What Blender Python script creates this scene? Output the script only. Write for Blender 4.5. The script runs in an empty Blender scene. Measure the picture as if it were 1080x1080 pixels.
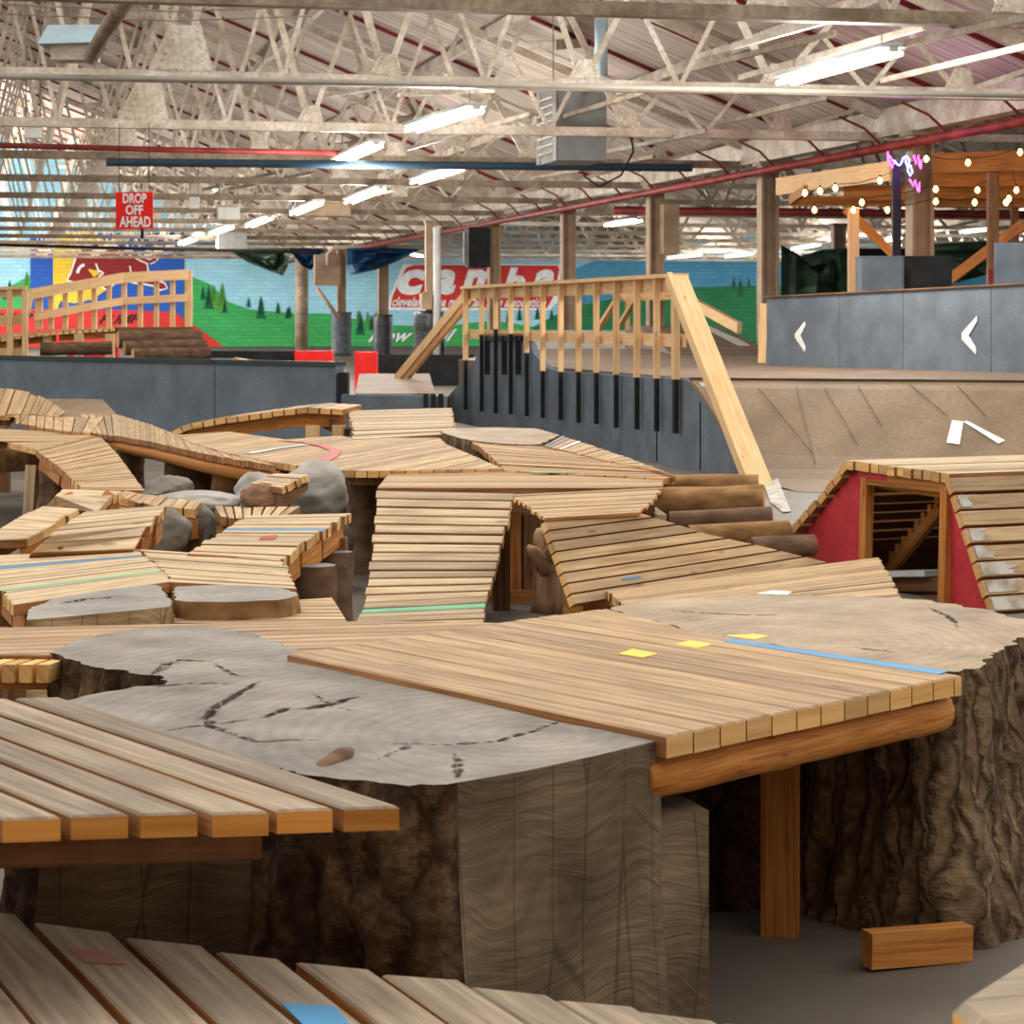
import bpy, math, random
from mathutils import Vector, noise, geometry
random.seed(7)
V = Vector
F_PX, CAM_H, HOR = 2480.0, 1.5, 335.0
scn = bpy.context.scene
COL = scn.collection

# ------------------------------------------------------------------ survey helpers (pixel of the 1080 frame -> real place)
def W(px, py, z):
    d = F_PX * (CAM_H - z) / (py - HOR)
    return V(((px - 540) / F_PX * d, d, z))
def D(px, py, d):
    return V(((px - 540) / F_PX * d, d, CAM_H - (py - HOR) / F_PX * d))
E1 = V((.9766, .2149, 0)); E2 = V((-.2149, .9766, 0)); UP = V((0, 0, 1))
def BP(s, Y, z):                       # building frame: s metres right of the column row at depth Y
    return V((14.8 - .22 * Y, Y, 0)) + E1 * s + V((0, 0, z))
WALL0 = BP(0, 122, 0)
def WP(px, py, off=0.0):               # point on the far wall
    r = V(((px - 540) / F_PX, 1, -(py - HOR) / F_PX)); o = V((0, 0, CAM_H))
    t = (WALL0 - E2 * off - o).dot(E2) / r.dot(E2)
    return o + r * t

# ------------------------------------------------------------------ mesh collector
class MB:
    def __init__(s): s.v = []; s.f = []; s.uv = []; s.m = []
    def face(s, pts, uvs=None, m=0):
        i = len(s.v); s.v += [V(p) for p in pts]; s.f.append(tuple(range(i, i + len(pts))))
        s.uv.append(uvs or [(0, 0)] * len(pts)); s.m.append(m)
    def add(s, vs, fs, uvs=None, m=0):
        i = len(s.v); s.v += [V(p) for p in vs]
        for k, f in enumerate(fs):
            s.f.append(tuple(i + a for a in f))
            s.uv.append([(0, 0)] * len(f) if uvs is None else [uvs[a] for a in f])
            s.m.append(m[k] if isinstance(m, list) else m)
def slab(mb, poly, th, d, ms=(0, 1, 2), ch=0.0):
    """polygon (top, world) extruded down; d = grain direction"""
    n = V((0, 0, 0))
    for i in range(len(poly)):
        a, b = poly[i], poly[(i + 1) % len(poly)]
        n += V(((a.y - b.y) * (a.z + b.z), (a.z - b.z) * (a.x + b.x), (a.x - b.x) * (a.y + b.y)))
    if n.length < 1e-9: return
    n.normalize()
    if n.z < 0: poly = poly[::-1]; n = -n
    d = (d - n * d.dot(n)).normalized(); q = n.cross(d)
    k = len(poly); c = sum(poly, V((0, 0, 0))) / k
    ru = random.random() * 50
    def uv(p): return (p.dot(d) + ru, p.dot(q) + ru * .37)
    bot = [p - n * th for p in poly]
    vs = [] ; fs = []; m = []
    if ch > 0:
        top = []
        for i in range(k):
            a, b, e = poly[i - 1], poly[i], poly[(i + 1) % k]
            t1 = (a - b).normalized(); t2 = (e - b).normalized()
            bis = t1 + t2
            sn = abs(t1.cross(t2).length)
            top.append(b + bis * (ch / max(sn, .25)))
        mid = [p - n * ch for p in poly]
        vs = top + mid + bot
        fs.append(tuple(range(k))); m.append(ms[0])
        lay = [0, k, 2 * k]
    else:
        vs = list(poly) + bot
        fs.append(tuple(range(k))); m.append(ms[0]); lay = [0, k]
    fs.append(tuple(reversed(range(lay[-1], lay[-1] + k)))); m.append(ms[1])
    for l in range(len(lay) - 1):
        for i in range(k):
            j = (i + 1) % k
            ed = (poly[j] - poly[i])
            par = abs(ed.normalized().dot(d)) > .8 if ed.length > 1e-6 else True
            fs.append((lay[l] + i, lay[l + 1] + i, lay[l + 1] + j, lay[l] + j))
            m.append((ms[0] if (ch > 0 and l == 0) else (ms[1] if par else ms[2])))
    base = len(mb.v); mb.v += vs
    for f, mm in zip(fs, m):
        mb.f.append(tuple(base + a for a in f)); mb.m.append(mm)
        if mm == ms[2] and mm != ms[0]:
            mb.uv.append([(vs[a].dot(q) * .5 + ru, vs[a].dot(n) + ru) for a in f])
        elif mm == ms[1] and mm != ms[0]:
            mb.uv.append([(vs[a].dot(d) + ru, vs[a].dot(n) + vs[a].dot(q) + ru) for a in f])
        else: mb.uv.append([uv(vs[a]) for a in f])
def beam(mb, p, q, w, h, up=UP, m=0, me=None):
    p, q = V(p), V(q); d = (q - p); L = d.length; d = d.normalized()
    if abs(d.dot(up)) > .99: up = V((0, 1, 0))
    sd = d.cross(up).normalized(); u = sd.cross(d)
    vs = []
    for a in (p, q):
        for x, y in ((-1, -1), (1, -1), (1, 1), (-1, 1)): vs.append(a + sd * (x * w / 2) + u * (y * h / 2))
    me = m if me is None else me
    ru = random.random() * 30
    i = len(mb.v); mb.v += vs
    for f, mm in (((3, 2, 1, 0), me), ((4, 5, 6, 7), me), ((0, 1, 5, 4), m), ((1, 2, 6, 5), m), ((2, 3, 7, 6), m), ((3, 0, 4, 7), m)):
        mb.f.append(tuple(i + a for a in f)); mb.m.append(mm)
        r = []
        for a in f:
            rel = vs[a] - p
            r.append((rel.dot(d) + ru, rel.dot(sd) + rel.dot(u) * 1.01 + ru))
        mb.uv.append(r)
def box(mb, c, sx, sy, sz, ax=V((1, 0, 0)), m=0):
    ay = UP.cross(ax)
    beam(mb, V(c) - ax * sx / 2, V(c) + ax * sx / 2, sy, sz, m=m)
def tube(mb, pts, r, n=8, m=0, cap=True):
    pts = [V(p) for p in pts]; rings = []
    for i, p in enumerate(pts):
        d = (pts[min(i + 1, len(pts) - 1)] - pts[max(i - 1, 0)]).normalized()
        a = d.orthogonal().normalized() if i == 0 else (a - d * a.dot(d)).normalized()
        b = d.cross(a)
        rr = r[i] if isinstance(r, (list, tuple)) else r
        rings.append([p + (a * math.cos(t) + b * math.sin(t)) * rr for t in [2 * math.pi * k / n for k in range(n)]])
    i0 = len(mb.v)
    for rg in rings: mb.v += rg
    for i in range(len(rings) - 1):
        for k in range(n):
            k2 = (k + 1) % n
            mb.f.append((i0 + i * n + k, i0 + i * n + k2, i0 + (i + 1) * n + k2, i0 + (i + 1) * n + k))
            mb.uv.append([(i * .2, k * .05), (i * .2, k * .05 + .05), (i * .2 + .2, k * .05 + .05), (i * .2 + .2, k * .05)]); mb.m.append(m)
    if cap:
        for rg, s in ((0, -1), (len(rings) - 1, 1)):
            f = [i0 + rg * n + k for k in range(n)]
            if s < 0: f.reverse()
            mb.f.append(tuple(f)); mb.uv.append([(0, 0)] * n); mb.m.append(m)
def prism(mb, poly, vec, m=0):          # polygon swept along vec
    k = len(poly); poly = [V(p) for p in poly]
    vs = poly + [p + vec for p in poly]
    n = V((0, 0, 0))
    for i in range(k): n += poly[i].cross(poly[(i + 1) % k])
    flip = n.dot(vec) > 0
    fs = [tuple(range(k)), tuple(reversed(range(k, 2 * k)))]
    for i in range(k):
        j = (i + 1) % k; fs.append((i, i + k, j + k, j))
    if flip: fs = [tuple(reversed(f)) for f in fs]
    ax = (poly[1] - poly[0]).normalized()
    mb.add(vs, fs, [(p.dot(ax), p.z) for p in vs], m)
def obj(name, mb, mats, parent=None, loc=None, smooth=False):
    root = parent
    while root is not None and root.parent is not None: root = root.parent
    off = root.location.copy() if root is not None else V(loc or (0, 0, 0))
    me = bpy.data.meshes.new(name)
    me.from_pydata([tuple(v - off) for v in mb.v], [], mb.f)
    ul = me.uv_layers.new(name='UVMap')
    flat = []
    for u in mb.uv:
        for a in u: flat += [a[0], a[1]]
    ul.data.foreach_set('uv', flat)
    mats = mats if isinstance(mats, (list, tuple)) else [mats]
    for mt in mats: me.materials.append(mt)
    me.polygons.foreach_set('material_index', [min(a, len(mats) - 1) for a in mb.m])
    if smooth: me.polygons.foreach_set('use_smooth', [True] * len(me.polygons))
    me.validate(); me.update()
    o = bpy.data.objects.new(name, me); COL.objects.link(o)
    if parent is not None: o.parent = parent
    else: o.location = off
    return o
def tag(o, label, cat, group=None):
    o['label'] = label; o['category'] = cat
    if group: o['group'] = group
    return o
def thing(name, label, cat, loc, group=None):
    o = bpy.data.objects.new(name, None); COL.objects.link(o); o.location = loc
    o.empty_display_size = .2
    return tag(o, label, cat, group)
def struct(name, mb, mat, parent=None, smooth=False):
    o = obj(name, mb, mat, parent, smooth=smooth)
    if parent is None: o['kind'] = 'structure'
    return o

# ------------------------------------------------------------------ materials
def srgb(r, g, b):
    f = lambda c: (c / 255 / 12.92) if c / 255 <= .04045 else ((c / 255 + .055) / 1.055) ** 2.4
    return (f(r), f(g), f(b), 1)
MATS = {}
def newmat(name):
    m = bpy.data.materials.new(name); m.use_nodes = True
    nt = m.node_tree; b = nt.nodes['Principled BSDF']; MATS[name] = m
    return m, nt, b
def nd(nt, t, **kw):
    n = nt.nodes.new(t)
    for k, v in kw.items(): setattr(n, k, v)
    return n
def ramp(nt, src, stops):
    r = nd(nt, 'ShaderNodeValToRGB'); e = r.color_ramp.elements
    while len(e) > 1: e.remove(e[-1])
    e[0].position, e[0].color = stops[0]
    for p, c in stops[1:]:
        x = e.new(p); x.color = c
    nt.links.new(src, r.inputs[0]); return r.outputs[0]
def mixc(nt, fac, a, b, mode='MIX'):
    m = nd(nt, 'ShaderNodeMix', data_type='RGBA', blend_type=mode)
    for i, s in ((0, fac), (6, a), (7, b)):
        if isinstance(s, (int, float)): m.inputs[i].default_value = s
        elif isinstance(s, tuple): m.inputs[i].default_value = s
        else: nt.links.new(s, m.inputs[i])
    return m.outputs[2]
def math_(nt, op, a, b=0.0):
    m = nd(nt, 'ShaderNodeMath', operation=op)
    for i, s in ((0, a), (1, b)):
        if isinstance(s, (int, float)): m.inputs[i].default_value = s
        else: nt.links.new(s, m.inputs[i])
    return m.outputs[0]
def wood(name, cols, dirt=.35, rough=.75, bump=.25, var=.35, grainy=1.0, dirtcol=(95, 80, 66)):
    m, nt, b = newmat(name)
    geo = nd(nt, 'ShaderNodeNewGeometry'); oi = nd(nt, 'ShaderNodeObjectInfo')
    rnd = math_(nt, 'FRACT', math_(nt, 'ADD', geo.outputs['Random Per Island'], oi.outputs['Random']))
    uv = nd(nt, 'ShaderNodeUVMap')
    mp = nd(nt, 'ShaderNodeMapping'); mp.inputs['Scale'].default_value = (2.2 * grainy, 48 * grainy, 1)
    nt.links.new(uv.outputs[0], mp.inputs[0])
    n1 = nd(nt, 'ShaderNodeTexNoise'); n1.inputs['Scale'].default_value = 1.0; n1.inputs['Detail'].default_value = 6; n1.inputs['Distortion'].default_value = .6
    nt.links.new(mp.outputs[0], n1.inputs['Vector'])
    mp2 = nd(nt, 'ShaderNodeMapping'); mp2.inputs['Scale'].default_value = (3.0, 9, 1)
    nt.links.new(uv.outputs[0], mp2.inputs[0])
    n2 = nd(nt, 'ShaderNodeTexNoise'); n2.inputs['Scale'].default_value = 1.0; n2.inputs['Detail'].default_value = 5
    nt.links.new(mp2.outputs[0], n2.inputs['Vector'])
    c = ramp(nt, n1.outputs[0], [(.28, srgb(*cols[0])), (.5, srgb(*cols[1])), (.75, srgb(*cols[2]))])
    tone = ramp(nt, rnd, [(0, (1 - var, 1 - var, 1 - var * .95, 1)), (.5, (1, 1, 1, 1)), (1, (1 + var * .3, 1 + var * .28, 1 + var * .22, 1))])
    c = mixc(nt, 1.0, c, tone, 'MULTIPLY')
    d = ramp(nt, n2.outputs[0], [(.42, (0, 0, 0, 1)), (.7, (1, 1, 1, 1))])
    c = mixc(nt, math_(nt, 'MULTIPLY', d, dirt), c, srgb(*dirtcol))
    # knots
    mp3 = nd(nt, 'ShaderNodeMapping'); mp3.inputs['Scale'].default_value = (2.6, 9, 1)
    nt.links.new(uv.outputs[0], mp3.inputs[0])
    vo = nd(nt, 'ShaderNodeTexVoronoi'); vo.inputs['Scale'].default_value = 1.0
    nt.links.new(mp3.outputs[0], vo.inputs['Vector'])
    k = ramp(nt, vo.outputs['Distance'], [(.05, (1, 1, 1, 1)), (.12, (0, 0, 0, 1))])
    c = mixc(nt, math_(nt, 'MULTIPLY', k, .5), c, srgb(84, 52, 28))
    nt.links.new(c, b.inputs['Base Color'])
    b.inputs['Roughness'].default_value = rough
    b.inputs['Specular IOR Level'].default_value = .25
    bp = nd(nt, 'ShaderNodeBump'); bp.inputs['Strength'].default_value = bump; bp.inputs['Distance'].default_value = .004
    nt.links.new(n1.outputs[0], bp.inputs['Height']); nt.links.new(bp.outputs[0], b.inputs['Normal'])
    return m
def rough(name, c1, c2, scale=3, detail=6, bump=0.0, bdist=.01, r=.8, spec=.25, stretch=(1, 1, 1), lo=.35, hi=.65, c3=None, speck=None):
    m, nt, b = newmat(name)
    tc = nd(nt, 'ShaderNodeTexCoord'); mp = nd(nt, 'ShaderNodeMapping'); mp.inputs['Scale'].default_value = stretch
    nt.links.new(tc.outputs['Object'], mp.inputs[0])
    n = nd(nt, 'ShaderNodeTexNoise'); n.inputs['Scale'].default_value = scale; n.inputs['Detail'].default_value = detail
    nt.links.new(mp.outputs[0], n.inputs['Vector'])
    stops = [(lo, srgb(*c1)), (hi, srgb(*c2))]
    if c3: stops.append((min(hi + .15, 1), srgb(*c3)))
    c = ramp(nt, n.outputs[0], stops)
    if speck:
        n2 = nd(nt, 'ShaderNodeTexNoise'); n2.inputs['Scale'].default_value = speck[0]; n2.inputs['Detail'].default_value = 3
        nt.links.new(tc.outputs['Object'], n2.inputs['Vector'])
        k = ramp(nt, n2.outputs[0], [(.4, (0, 0, 0, 1)), (.62, (1, 1, 1, 1))])
        c = mixc(nt, math_(nt, 'MULTIPLY', k, speck[2]), c, srgb(*speck[1]))
    nt.links.new(c, b.inputs['Base Color'])
    b.inputs['Roughness'].default_value = r; b.inputs['Specular IOR Level'].default_value = spec
    if bump:
        bp = nd(nt, 'ShaderNodeBump'); bp.inputs['Strength'].default_value = bump; bp.inputs['Distance'].default_value = bdist
        nt.links.new(n.outputs[0], bp.inputs['Height']); nt.links.new(bp.outputs[0], b.inputs['Normal'])
    return m
def plain(name, c, r=.6, spec=.3, metal=0.0):
    m, nt, b = newmat(name)
    tc = nd(nt, 'ShaderNodeTexCoord'); n = nd(nt, 'ShaderNodeTexNoise'); n.inputs['Scale'].default_value = 4; n.inputs['Detail'].default_value = 5
    nt.links.new(tc.outputs['Object'], n.inputs['Vector'])
    k = ramp(nt, n.outputs[0], [(.3, (.82, .82, .82, 1)), (.7, (1.06, 1.06, 1.06, 1))])
    nt.links.new(mixc(nt, 1.0, srgb(*c), k, 'MULTIPLY'), b.inputs['Base Color'])
    b.inputs['Roughness'].default_value = r; b.inputs['Specular IOR Level'].default_value = spec; b.inputs['Metallic'].default_value = metal
    return m
def emit(name, c, s):
    m, nt, b = newmat(name)
    b.inputs['Base Color'].default_value = srgb(*c); b.inputs['Emission Color'].default_value = srgb(*c); b.inputs['Emission Strength'].default_value = s
    return m
W_TOP = wood('deck_wood', [(148, 118, 84), (180, 150, 112), (200, 174, 138)], dirt=.3, var=.3)
W_SIDE = wood('deck_wood_edge', [(128, 82, 44), (160, 108, 62), (184, 134, 84)], dirt=.15)
W_END = wood('deck_wood_end', [(190, 140, 78), (216, 168, 104), (234, 194, 136)], dirt=.1, grainy=.6)
DECK = [W_TOP, W_SIDE, W_END]
G_TOP = wood('worn_grey_wood', [(112, 98, 82), (142, 126, 106), (170, 152, 128)], dirt=.4, bump=.35, var=.25)
G_SIDE = wood('worn_wood_edge', [(120, 72, 34), (164, 108, 56), (190, 140, 88)], dirt=.25)
G_END = wood('fresh_sawn_end', [(180, 112, 44), (208, 142, 64), (226, 172, 98)], dirt=.08, grainy=.6)
GREY = [G_TOP, G_SIDE, G_END]
P_TOP = wood('pale_wood', [(162, 136, 104), (192, 168, 134), (210, 190, 160)], dirt=.32, var=.3)
PALE = [P_TOP, W_SIDE, W_END]
M_TOP = wood('main_deck_wood', [(134, 106, 76), (166, 136, 102), (188, 160, 126)], dirt=.4, var=.22)
MAIN = [M_TOP, W_SIDE, W_END]
NEWW = wood('new_lumber', [(206, 160, 108), (224, 184, 134), (234, 202, 158)], dirt=.05, var=.12)
BEAMW = wood('orange_beam_wood', [(150, 88, 34), (186, 120, 54), (206, 148, 80)], dirt=.2)
OLDW = wood('dark_old_wood', [(92, 60, 36), (124, 86, 54), (150, 110, 74)], dirt=.3)
PLY = rough('tan_hardboard', (116, 95, 72), (138, 116, 90), scale=1.6, speck=(26, (98, 80, 62), .35), r=.7)
PLYD = rough('brown_hardboard', (96, 78, 62), (118, 97, 78), scale=1.6, speck=(26, (82, 66, 54), .35), r=.7)
BLK = rough('charcoal_painted_plywood', (92, 101, 110), (114, 124, 134), scale=2.5, speck=(60, (80, 88, 96), .5), r=.75)
BLK2 = rough('black_painted_plywood', (22, 23, 25), (36, 38, 40), scale=4, r=.7)
CAPG = plain('dark_green_cap', (44, 54, 54))
STEEL = rough('cream_painted_steel', (176, 162, 144), (222, 212, 196), scale=2.2, r=.55, speck=(16, (140, 112, 88), .35))
STEELD = rough('grimy_steel', (120, 104, 86), (162, 146, 124), scale=2.5, r=.6, speck=(14, (92, 70, 54), .4))
TAN = rough('tan_painted_steel', (146, 122, 98), (176, 152, 126), scale=1.8, r=.6)
REDP = rough('red_pipe_paint', (110, 34, 32), (150, 58, 52), scale=2, r=.5)
REDD = rough('red_oxide_rafter', (98, 26, 24), (130, 42, 38), scale=2, r=.7)
REDS = rough('red_painted_plywood', (190, 50, 58), (214, 70, 76), scale=5, r=.65, speck=(40, (170, 44, 52), .4))
REDF = plain('bright_red_paint', (236, 30, 24))
WHT = plain('white_paint', (232, 232, 228))
BLUEP = plain('blue_paint', (76, 136, 176)); GREENP = plain('mint_green_paint', (120, 178, 140)); YELP = plain('yellow_paint', (238, 190, 70)); PINKF = rough('rubbed_pink_paint', (150, 112, 98), (164, 96, 90), scale=14)
PINKP = plain('faded_red_paint', (172, 74, 68))
WORNP = rough('worn_white_paint', (150, 132, 110), (186, 182, 172), scale=9, lo=.35, hi=.55)
GREYP = plain('pale_grey_paint', (196, 198, 196))
DUCT = plain('grey_sheet_metal', (126, 128, 128), r=.45)
LBLUE = plain('pale_blue_metal', (170, 192, 200))
PIPEB = plain('dull_blue_pipe', (54, 78, 96))
CONDUIT = plain('grey_conduit', (170, 162, 150), r=.4)
CABLE = plain('black_cable', (20, 20, 20))
TARPG = rough('dark_green_tarp', (50, 74, 58), (78, 104, 82), scale=3, r=.5)
TARPB = rough('blue_tarp', (22, 52, 84), (36, 84, 124), scale=3, r=.5)
PAD = rough('crumpled_black_wrap', (28, 29, 31), (62, 64, 68), scale=9, bump=.8, bdist=.03, r=.4, spec=.5)
PADG = rough('grey_pad_wrap', (74, 80, 86), (98, 104, 110), scale=6, bump=.4, bdist=.03, r=.6)
TUBE = emit('lit_tube', (255, 246, 222), 9.0)
BULB = emit('warm_bulb', (255, 190, 96), 14.0)
NEONP = emit('pink_neon', (255, 60, 200), 9.0); NEONB = emit('blue_neon', (110, 120, 255), 9.0)
ROCK = rough('grey_boulder', (98, 94, 86), (138, 132, 120), scale=4, bump=.7, bdist=.04, c3=(160, 154, 142), r=.9)
ROCKW = rough('pale_boulder', (132, 128, 120), (176, 172, 164), scale=4, bump=.7, bdist=.04, r=.9)
ROCKB = rough('brown_boulder', (120, 88, 66), (166, 128, 100), scale=6, bump=.8, bdist=.04, r=.9)
CONC = rough('concrete', (88, 80, 70), (112, 103, 91), scale=.9, detail=8, r=.62, spec=.35, speck=(22, (92, 86, 78), .4))
def barkmat(name, c1, c2, c3, sx=20, sy=3.6, depth=.022):
    m, nt, b = newmat(name)
    uv = nd(nt, 'ShaderNodeUVMap')
    n0 = nd(nt, 'ShaderNodeTexNoise'); n0.inputs['Scale'].default_value = 7; n0.inputs['Detail'].default_value = 5
    nt.links.new(uv.outputs[0], n0.inputs['Vector'])
    va = nd(nt, 'ShaderNodeVectorMath', operation='MULTIPLY_ADD'); nt.links.new(n0.outputs['Color'], va.inputs[0]); va.inputs[1].default_value = (.12, .3, 0); nt.links.new(uv.outputs[0], va.inputs[2])
    mp = nd(nt, 'ShaderNodeMapping'); mp.inputs['Scale'].default_value = (sx, sy, 1); nt.links.new(va.outputs[0], mp.inputs[0])
    v = nd(nt, 'ShaderNodeTexVoronoi', feature='DISTANCE_TO_EDGE'); v.inputs['Scale'].default_value = 1.0; nt.links.new(mp.outputs[0], v.inputs['Vector'])
    n = nd(nt, 'ShaderNodeTexNoise'); n.inputs['Scale'].default_value = 28; n.inputs['Detail'].default_value = 8; n.inputs['Roughness'].default_value = .7
    nt.links.new(uv.outputs[0], n.inputs['Vector'])
    n2 = nd(nt, 'ShaderNodeTexNoise'); n2.inputs['Scale'].default_value = 3; n2.inputs['Detail'].default_value = 4
    nt.links.new(uv.outputs[0], n2.inputs['Vector'])
    c = ramp(nt, math_(nt, 'ADD', math_(nt, 'MULTIPLY', n.outputs[0], .7), math_(nt, 'MULTIPLY', n2.outputs[0], .35)), [(.38, srgb(*c1)), (.52, srgb(*c2)), (.66, srgb(*c3))])
    k = ramp(nt, v.outputs['Distance'], [(.0, (1, 1, 1, 1)), (.16, (0, 0, 0, 1))])
    c = mixc(nt, math_(nt, 'MULTIPLY', k, .7), c, srgb(34, 24, 16))
    nt.links.new(c, b.inputs['Base Color']); b.inputs['Roughness'].default_value = .95; b.inputs['Specular IOR Level'].default_value = .15
    h = math_(nt, 'ADD', math_(nt, 'MULTIPLY', math_(nt, 'MINIMUM', v.outputs['Distance'], .3), 2.6), math_(nt, 'MULTIPLY', n.outputs[0], .6))
    bp = nd(nt, 'ShaderNodeBump'); bp.inputs['Strength'].default_value = 1.0; bp.inputs['Distance'].default_value = depth
    nt.links.new(h, bp.inputs['Height']); nt.links.new(bp.outputs[0], b.inputs['Normal'])
    return m
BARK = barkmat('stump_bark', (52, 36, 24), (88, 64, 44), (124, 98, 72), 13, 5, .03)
BARKL = barkmat('grey_brown_bark', (84, 64, 46), (122, 98, 74), (158, 136, 108), 22, 3.2, .024)
DRIFT = rough('pale_driftwood', (136, 104, 74), (184, 154, 120), scale=7, detail=6, bump=.6, bdist=.015, r=.85, stretch=(3, 3, .5))
LOGM = rough('log_bark', (112, 80, 48), (160, 122, 80), scale=14, detail=6, bump=.5, bdist=.01, r=.9, stretch=(.4, 1, 1))
LOGD = rough('dark_log_bark', (84, 62, 46), (122, 96, 74), scale=14, detail=6, bump=.5, bdist=.01, r=.9, stretch=(.4, 1, 1))
def stumptop(name, cols, cx, cy, sc=26.0):
    m, nt, b = newmat(name)
    tc = nd(nt, 'ShaderNodeTexCoord'); mp = nd(nt, 'ShaderNodeMapping'); mp.inputs['Location'].default_value = (-cx, -cy, 0); mp.inputs['Scale'].default_value = (1, .8, .2)
    nt.links.new(tc.outputs['Object'], mp.inputs[0])
    wv = nd(nt, 'ShaderNodeTexWave', wave_type='RINGS', rings_direction='Z'); wv.inputs['Scale'].default_value = sc * .3; wv.inputs['Distortion'].default_value = 7; wv.inputs['Detail'].default_value = 4; wv.inputs['Detail Scale'].default_value = .6
    nt.links.new(mp.outputs[0], wv.inputs['Vector'])
    n = nd(nt, 'ShaderNodeTexNoise'); n.inputs['Scale'].default_value = 3.5; n.inputs['Detail'].default_value = 9; n.inputs['Roughness'].default_value = .65
    nt.links.new(tc.outputs['Object'], n.inputs['Vector'])
    c = ramp(nt, n.outputs[0], [(.3, srgb(*cols[0])), (.5, srgb(*cols[1])), (.72, srgb(*cols[2]))])
    c = mixc(nt, .07, c, wv.outputs[0], 'OVERLAY')
    at = nd(nt, 'ShaderNodeAttribute', attribute_name='crack')
    c = mixc(nt, at.outputs['Fac'], c, srgb(44, 28, 17))
    nt.links.new(c, b.inputs['Base Color']); b.inputs['Roughness'].default_value = .7; b.inputs['Specular IOR Level'].default_value = .3
    ad = math_(nt, 'ADD', math_(nt, 'MULTIPLY', wv.outputs[0], .12), n.outputs[0])
    bp = nd(nt, 'ShaderNodeBump'); bp.inputs['Strength'].default_value = .35; bp.inputs['Distance'].default_value = .006
    nt.links.new(ad, bp.inputs['Height']); nt.links.new(bp.outputs[0], b.inputs['Normal'])
    return m
def cutface(name, cols):
    m, nt, b = newmat(name)
    uv = nd(nt, 'ShaderNodeUVMap'); mp = nd(nt, 'ShaderNodeMapping'); mp.inputs['Scale'].default_value = (2.2, 10, 1)
    nt.links.new(uv.outputs[0], mp.inputs[0])
    wv = nd(nt, 'ShaderNodeTexWave', wave_type='BANDS', bands_direction='Y'); wv.inputs['Scale'].default_value = 1.0; wv.inputs['Distortion'].default_value = 9; wv.inputs['Detail'].default_value = 5; wv.inputs['Detail Scale'].default_value = .8
    nt.links.new(mp.outputs[0], wv.inputs['Vector'])
    n = nd(nt, 'ShaderNodeTexNoise'); n.inputs['Scale'].default_value = 4; n.inputs['Detail'].default_value = 8
    nt.links.new(uv.outputs[0], n.inputs['Vector'])
    c = ramp(nt, n.outputs[0], [(.3, srgb(*cols[0])), (.5, srgb(*cols[1])), (.75, srgb(*cols[2]))])
    n3 = nd(nt, 'ShaderNodeTexNoise'); n3.inputs['Scale'].default_value = 1.0; n3.inputs['Detail'].default_value = 7; n3.inputs['Distortion'].default_value = 1.2
    mp9 = nd(nt, 'ShaderNodeMapping'); mp9.inputs['Scale'].default_value = (5, 60, 1); mp9.inputs['Rotation'].default_value = (0, 0, .12)
    nw = nd(nt, 'ShaderNodeTexNoise'); nw.inputs['Scale'].default_value = 1.7; nw.inputs['Detail'].default_value = 2; nt.links.new(uv.outputs[0], nw.inputs['Vector'])
    vw = nd(nt, 'ShaderNodeVectorMath', operation='MULTIPLY_ADD'); nt.links.new(nw.outputs['Color'], vw.inputs[0]); vw.inputs[1].default_value = (.3, .55, 0); nt.links.new(uv.outputs[0], vw.inputs[2]); nt.links.new(vw.outputs[0], mp9.inputs[0]); nt.links.new(mp9.outputs[0], n3.inputs['Vector'])
    c = mixc(nt, .5, c, n3.outputs[0], 'OVERLAY'); c = mixc(nt, .08, c, wv.outputs[0], 'OVERLAY')
    # drying checks that run up the face
    mp2 = nd(nt, 'ShaderNodeMapping'); mp2.inputs['Scale'].default_value = (7, .8, 1)
    nt.links.new(uv.outputs[0], mp2.inputs[0])
    v = nd(nt, 'ShaderNodeTexVoronoi', feature='DISTANCE_TO_EDGE'); v.inputs['Scale'].default_value = 1.0
    nt.links.new(mp2.outputs[0], v.inputs['Vector'])
    k = ramp(nt, v.outputs['Distance'], [(.0, (1, 1, 1, 1)), (.02, (0, 0, 0, 1))])
    c = mixc(nt, math_(nt, 'MULTIPLY', k, .55), c, srgb(34, 25, 18))
    nt.links.new(c, b.inputs['Base Color']); b.inputs['Roughness'].default_value = .85; b.inputs['Specular IOR Level'].default_value = .2
    bp = nd(nt, 'ShaderNodeBump'); bp.inputs['Strength'].default_value = .6; bp.inputs['Distance'].default_value = .008
    nt.links.new(n3.outputs[0], bp.inputs['Height']); nt.links.new(bp.outputs[0], b.inputs['Normal'])
    return m
CUT = cutface('chainsawn_face', [(74, 60, 46), (104, 88, 68), (130, 112, 88)])
CUTL = cutface('pale_cut_face', [(130, 104, 74), (168, 138, 100), (190, 164, 126)])
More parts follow.
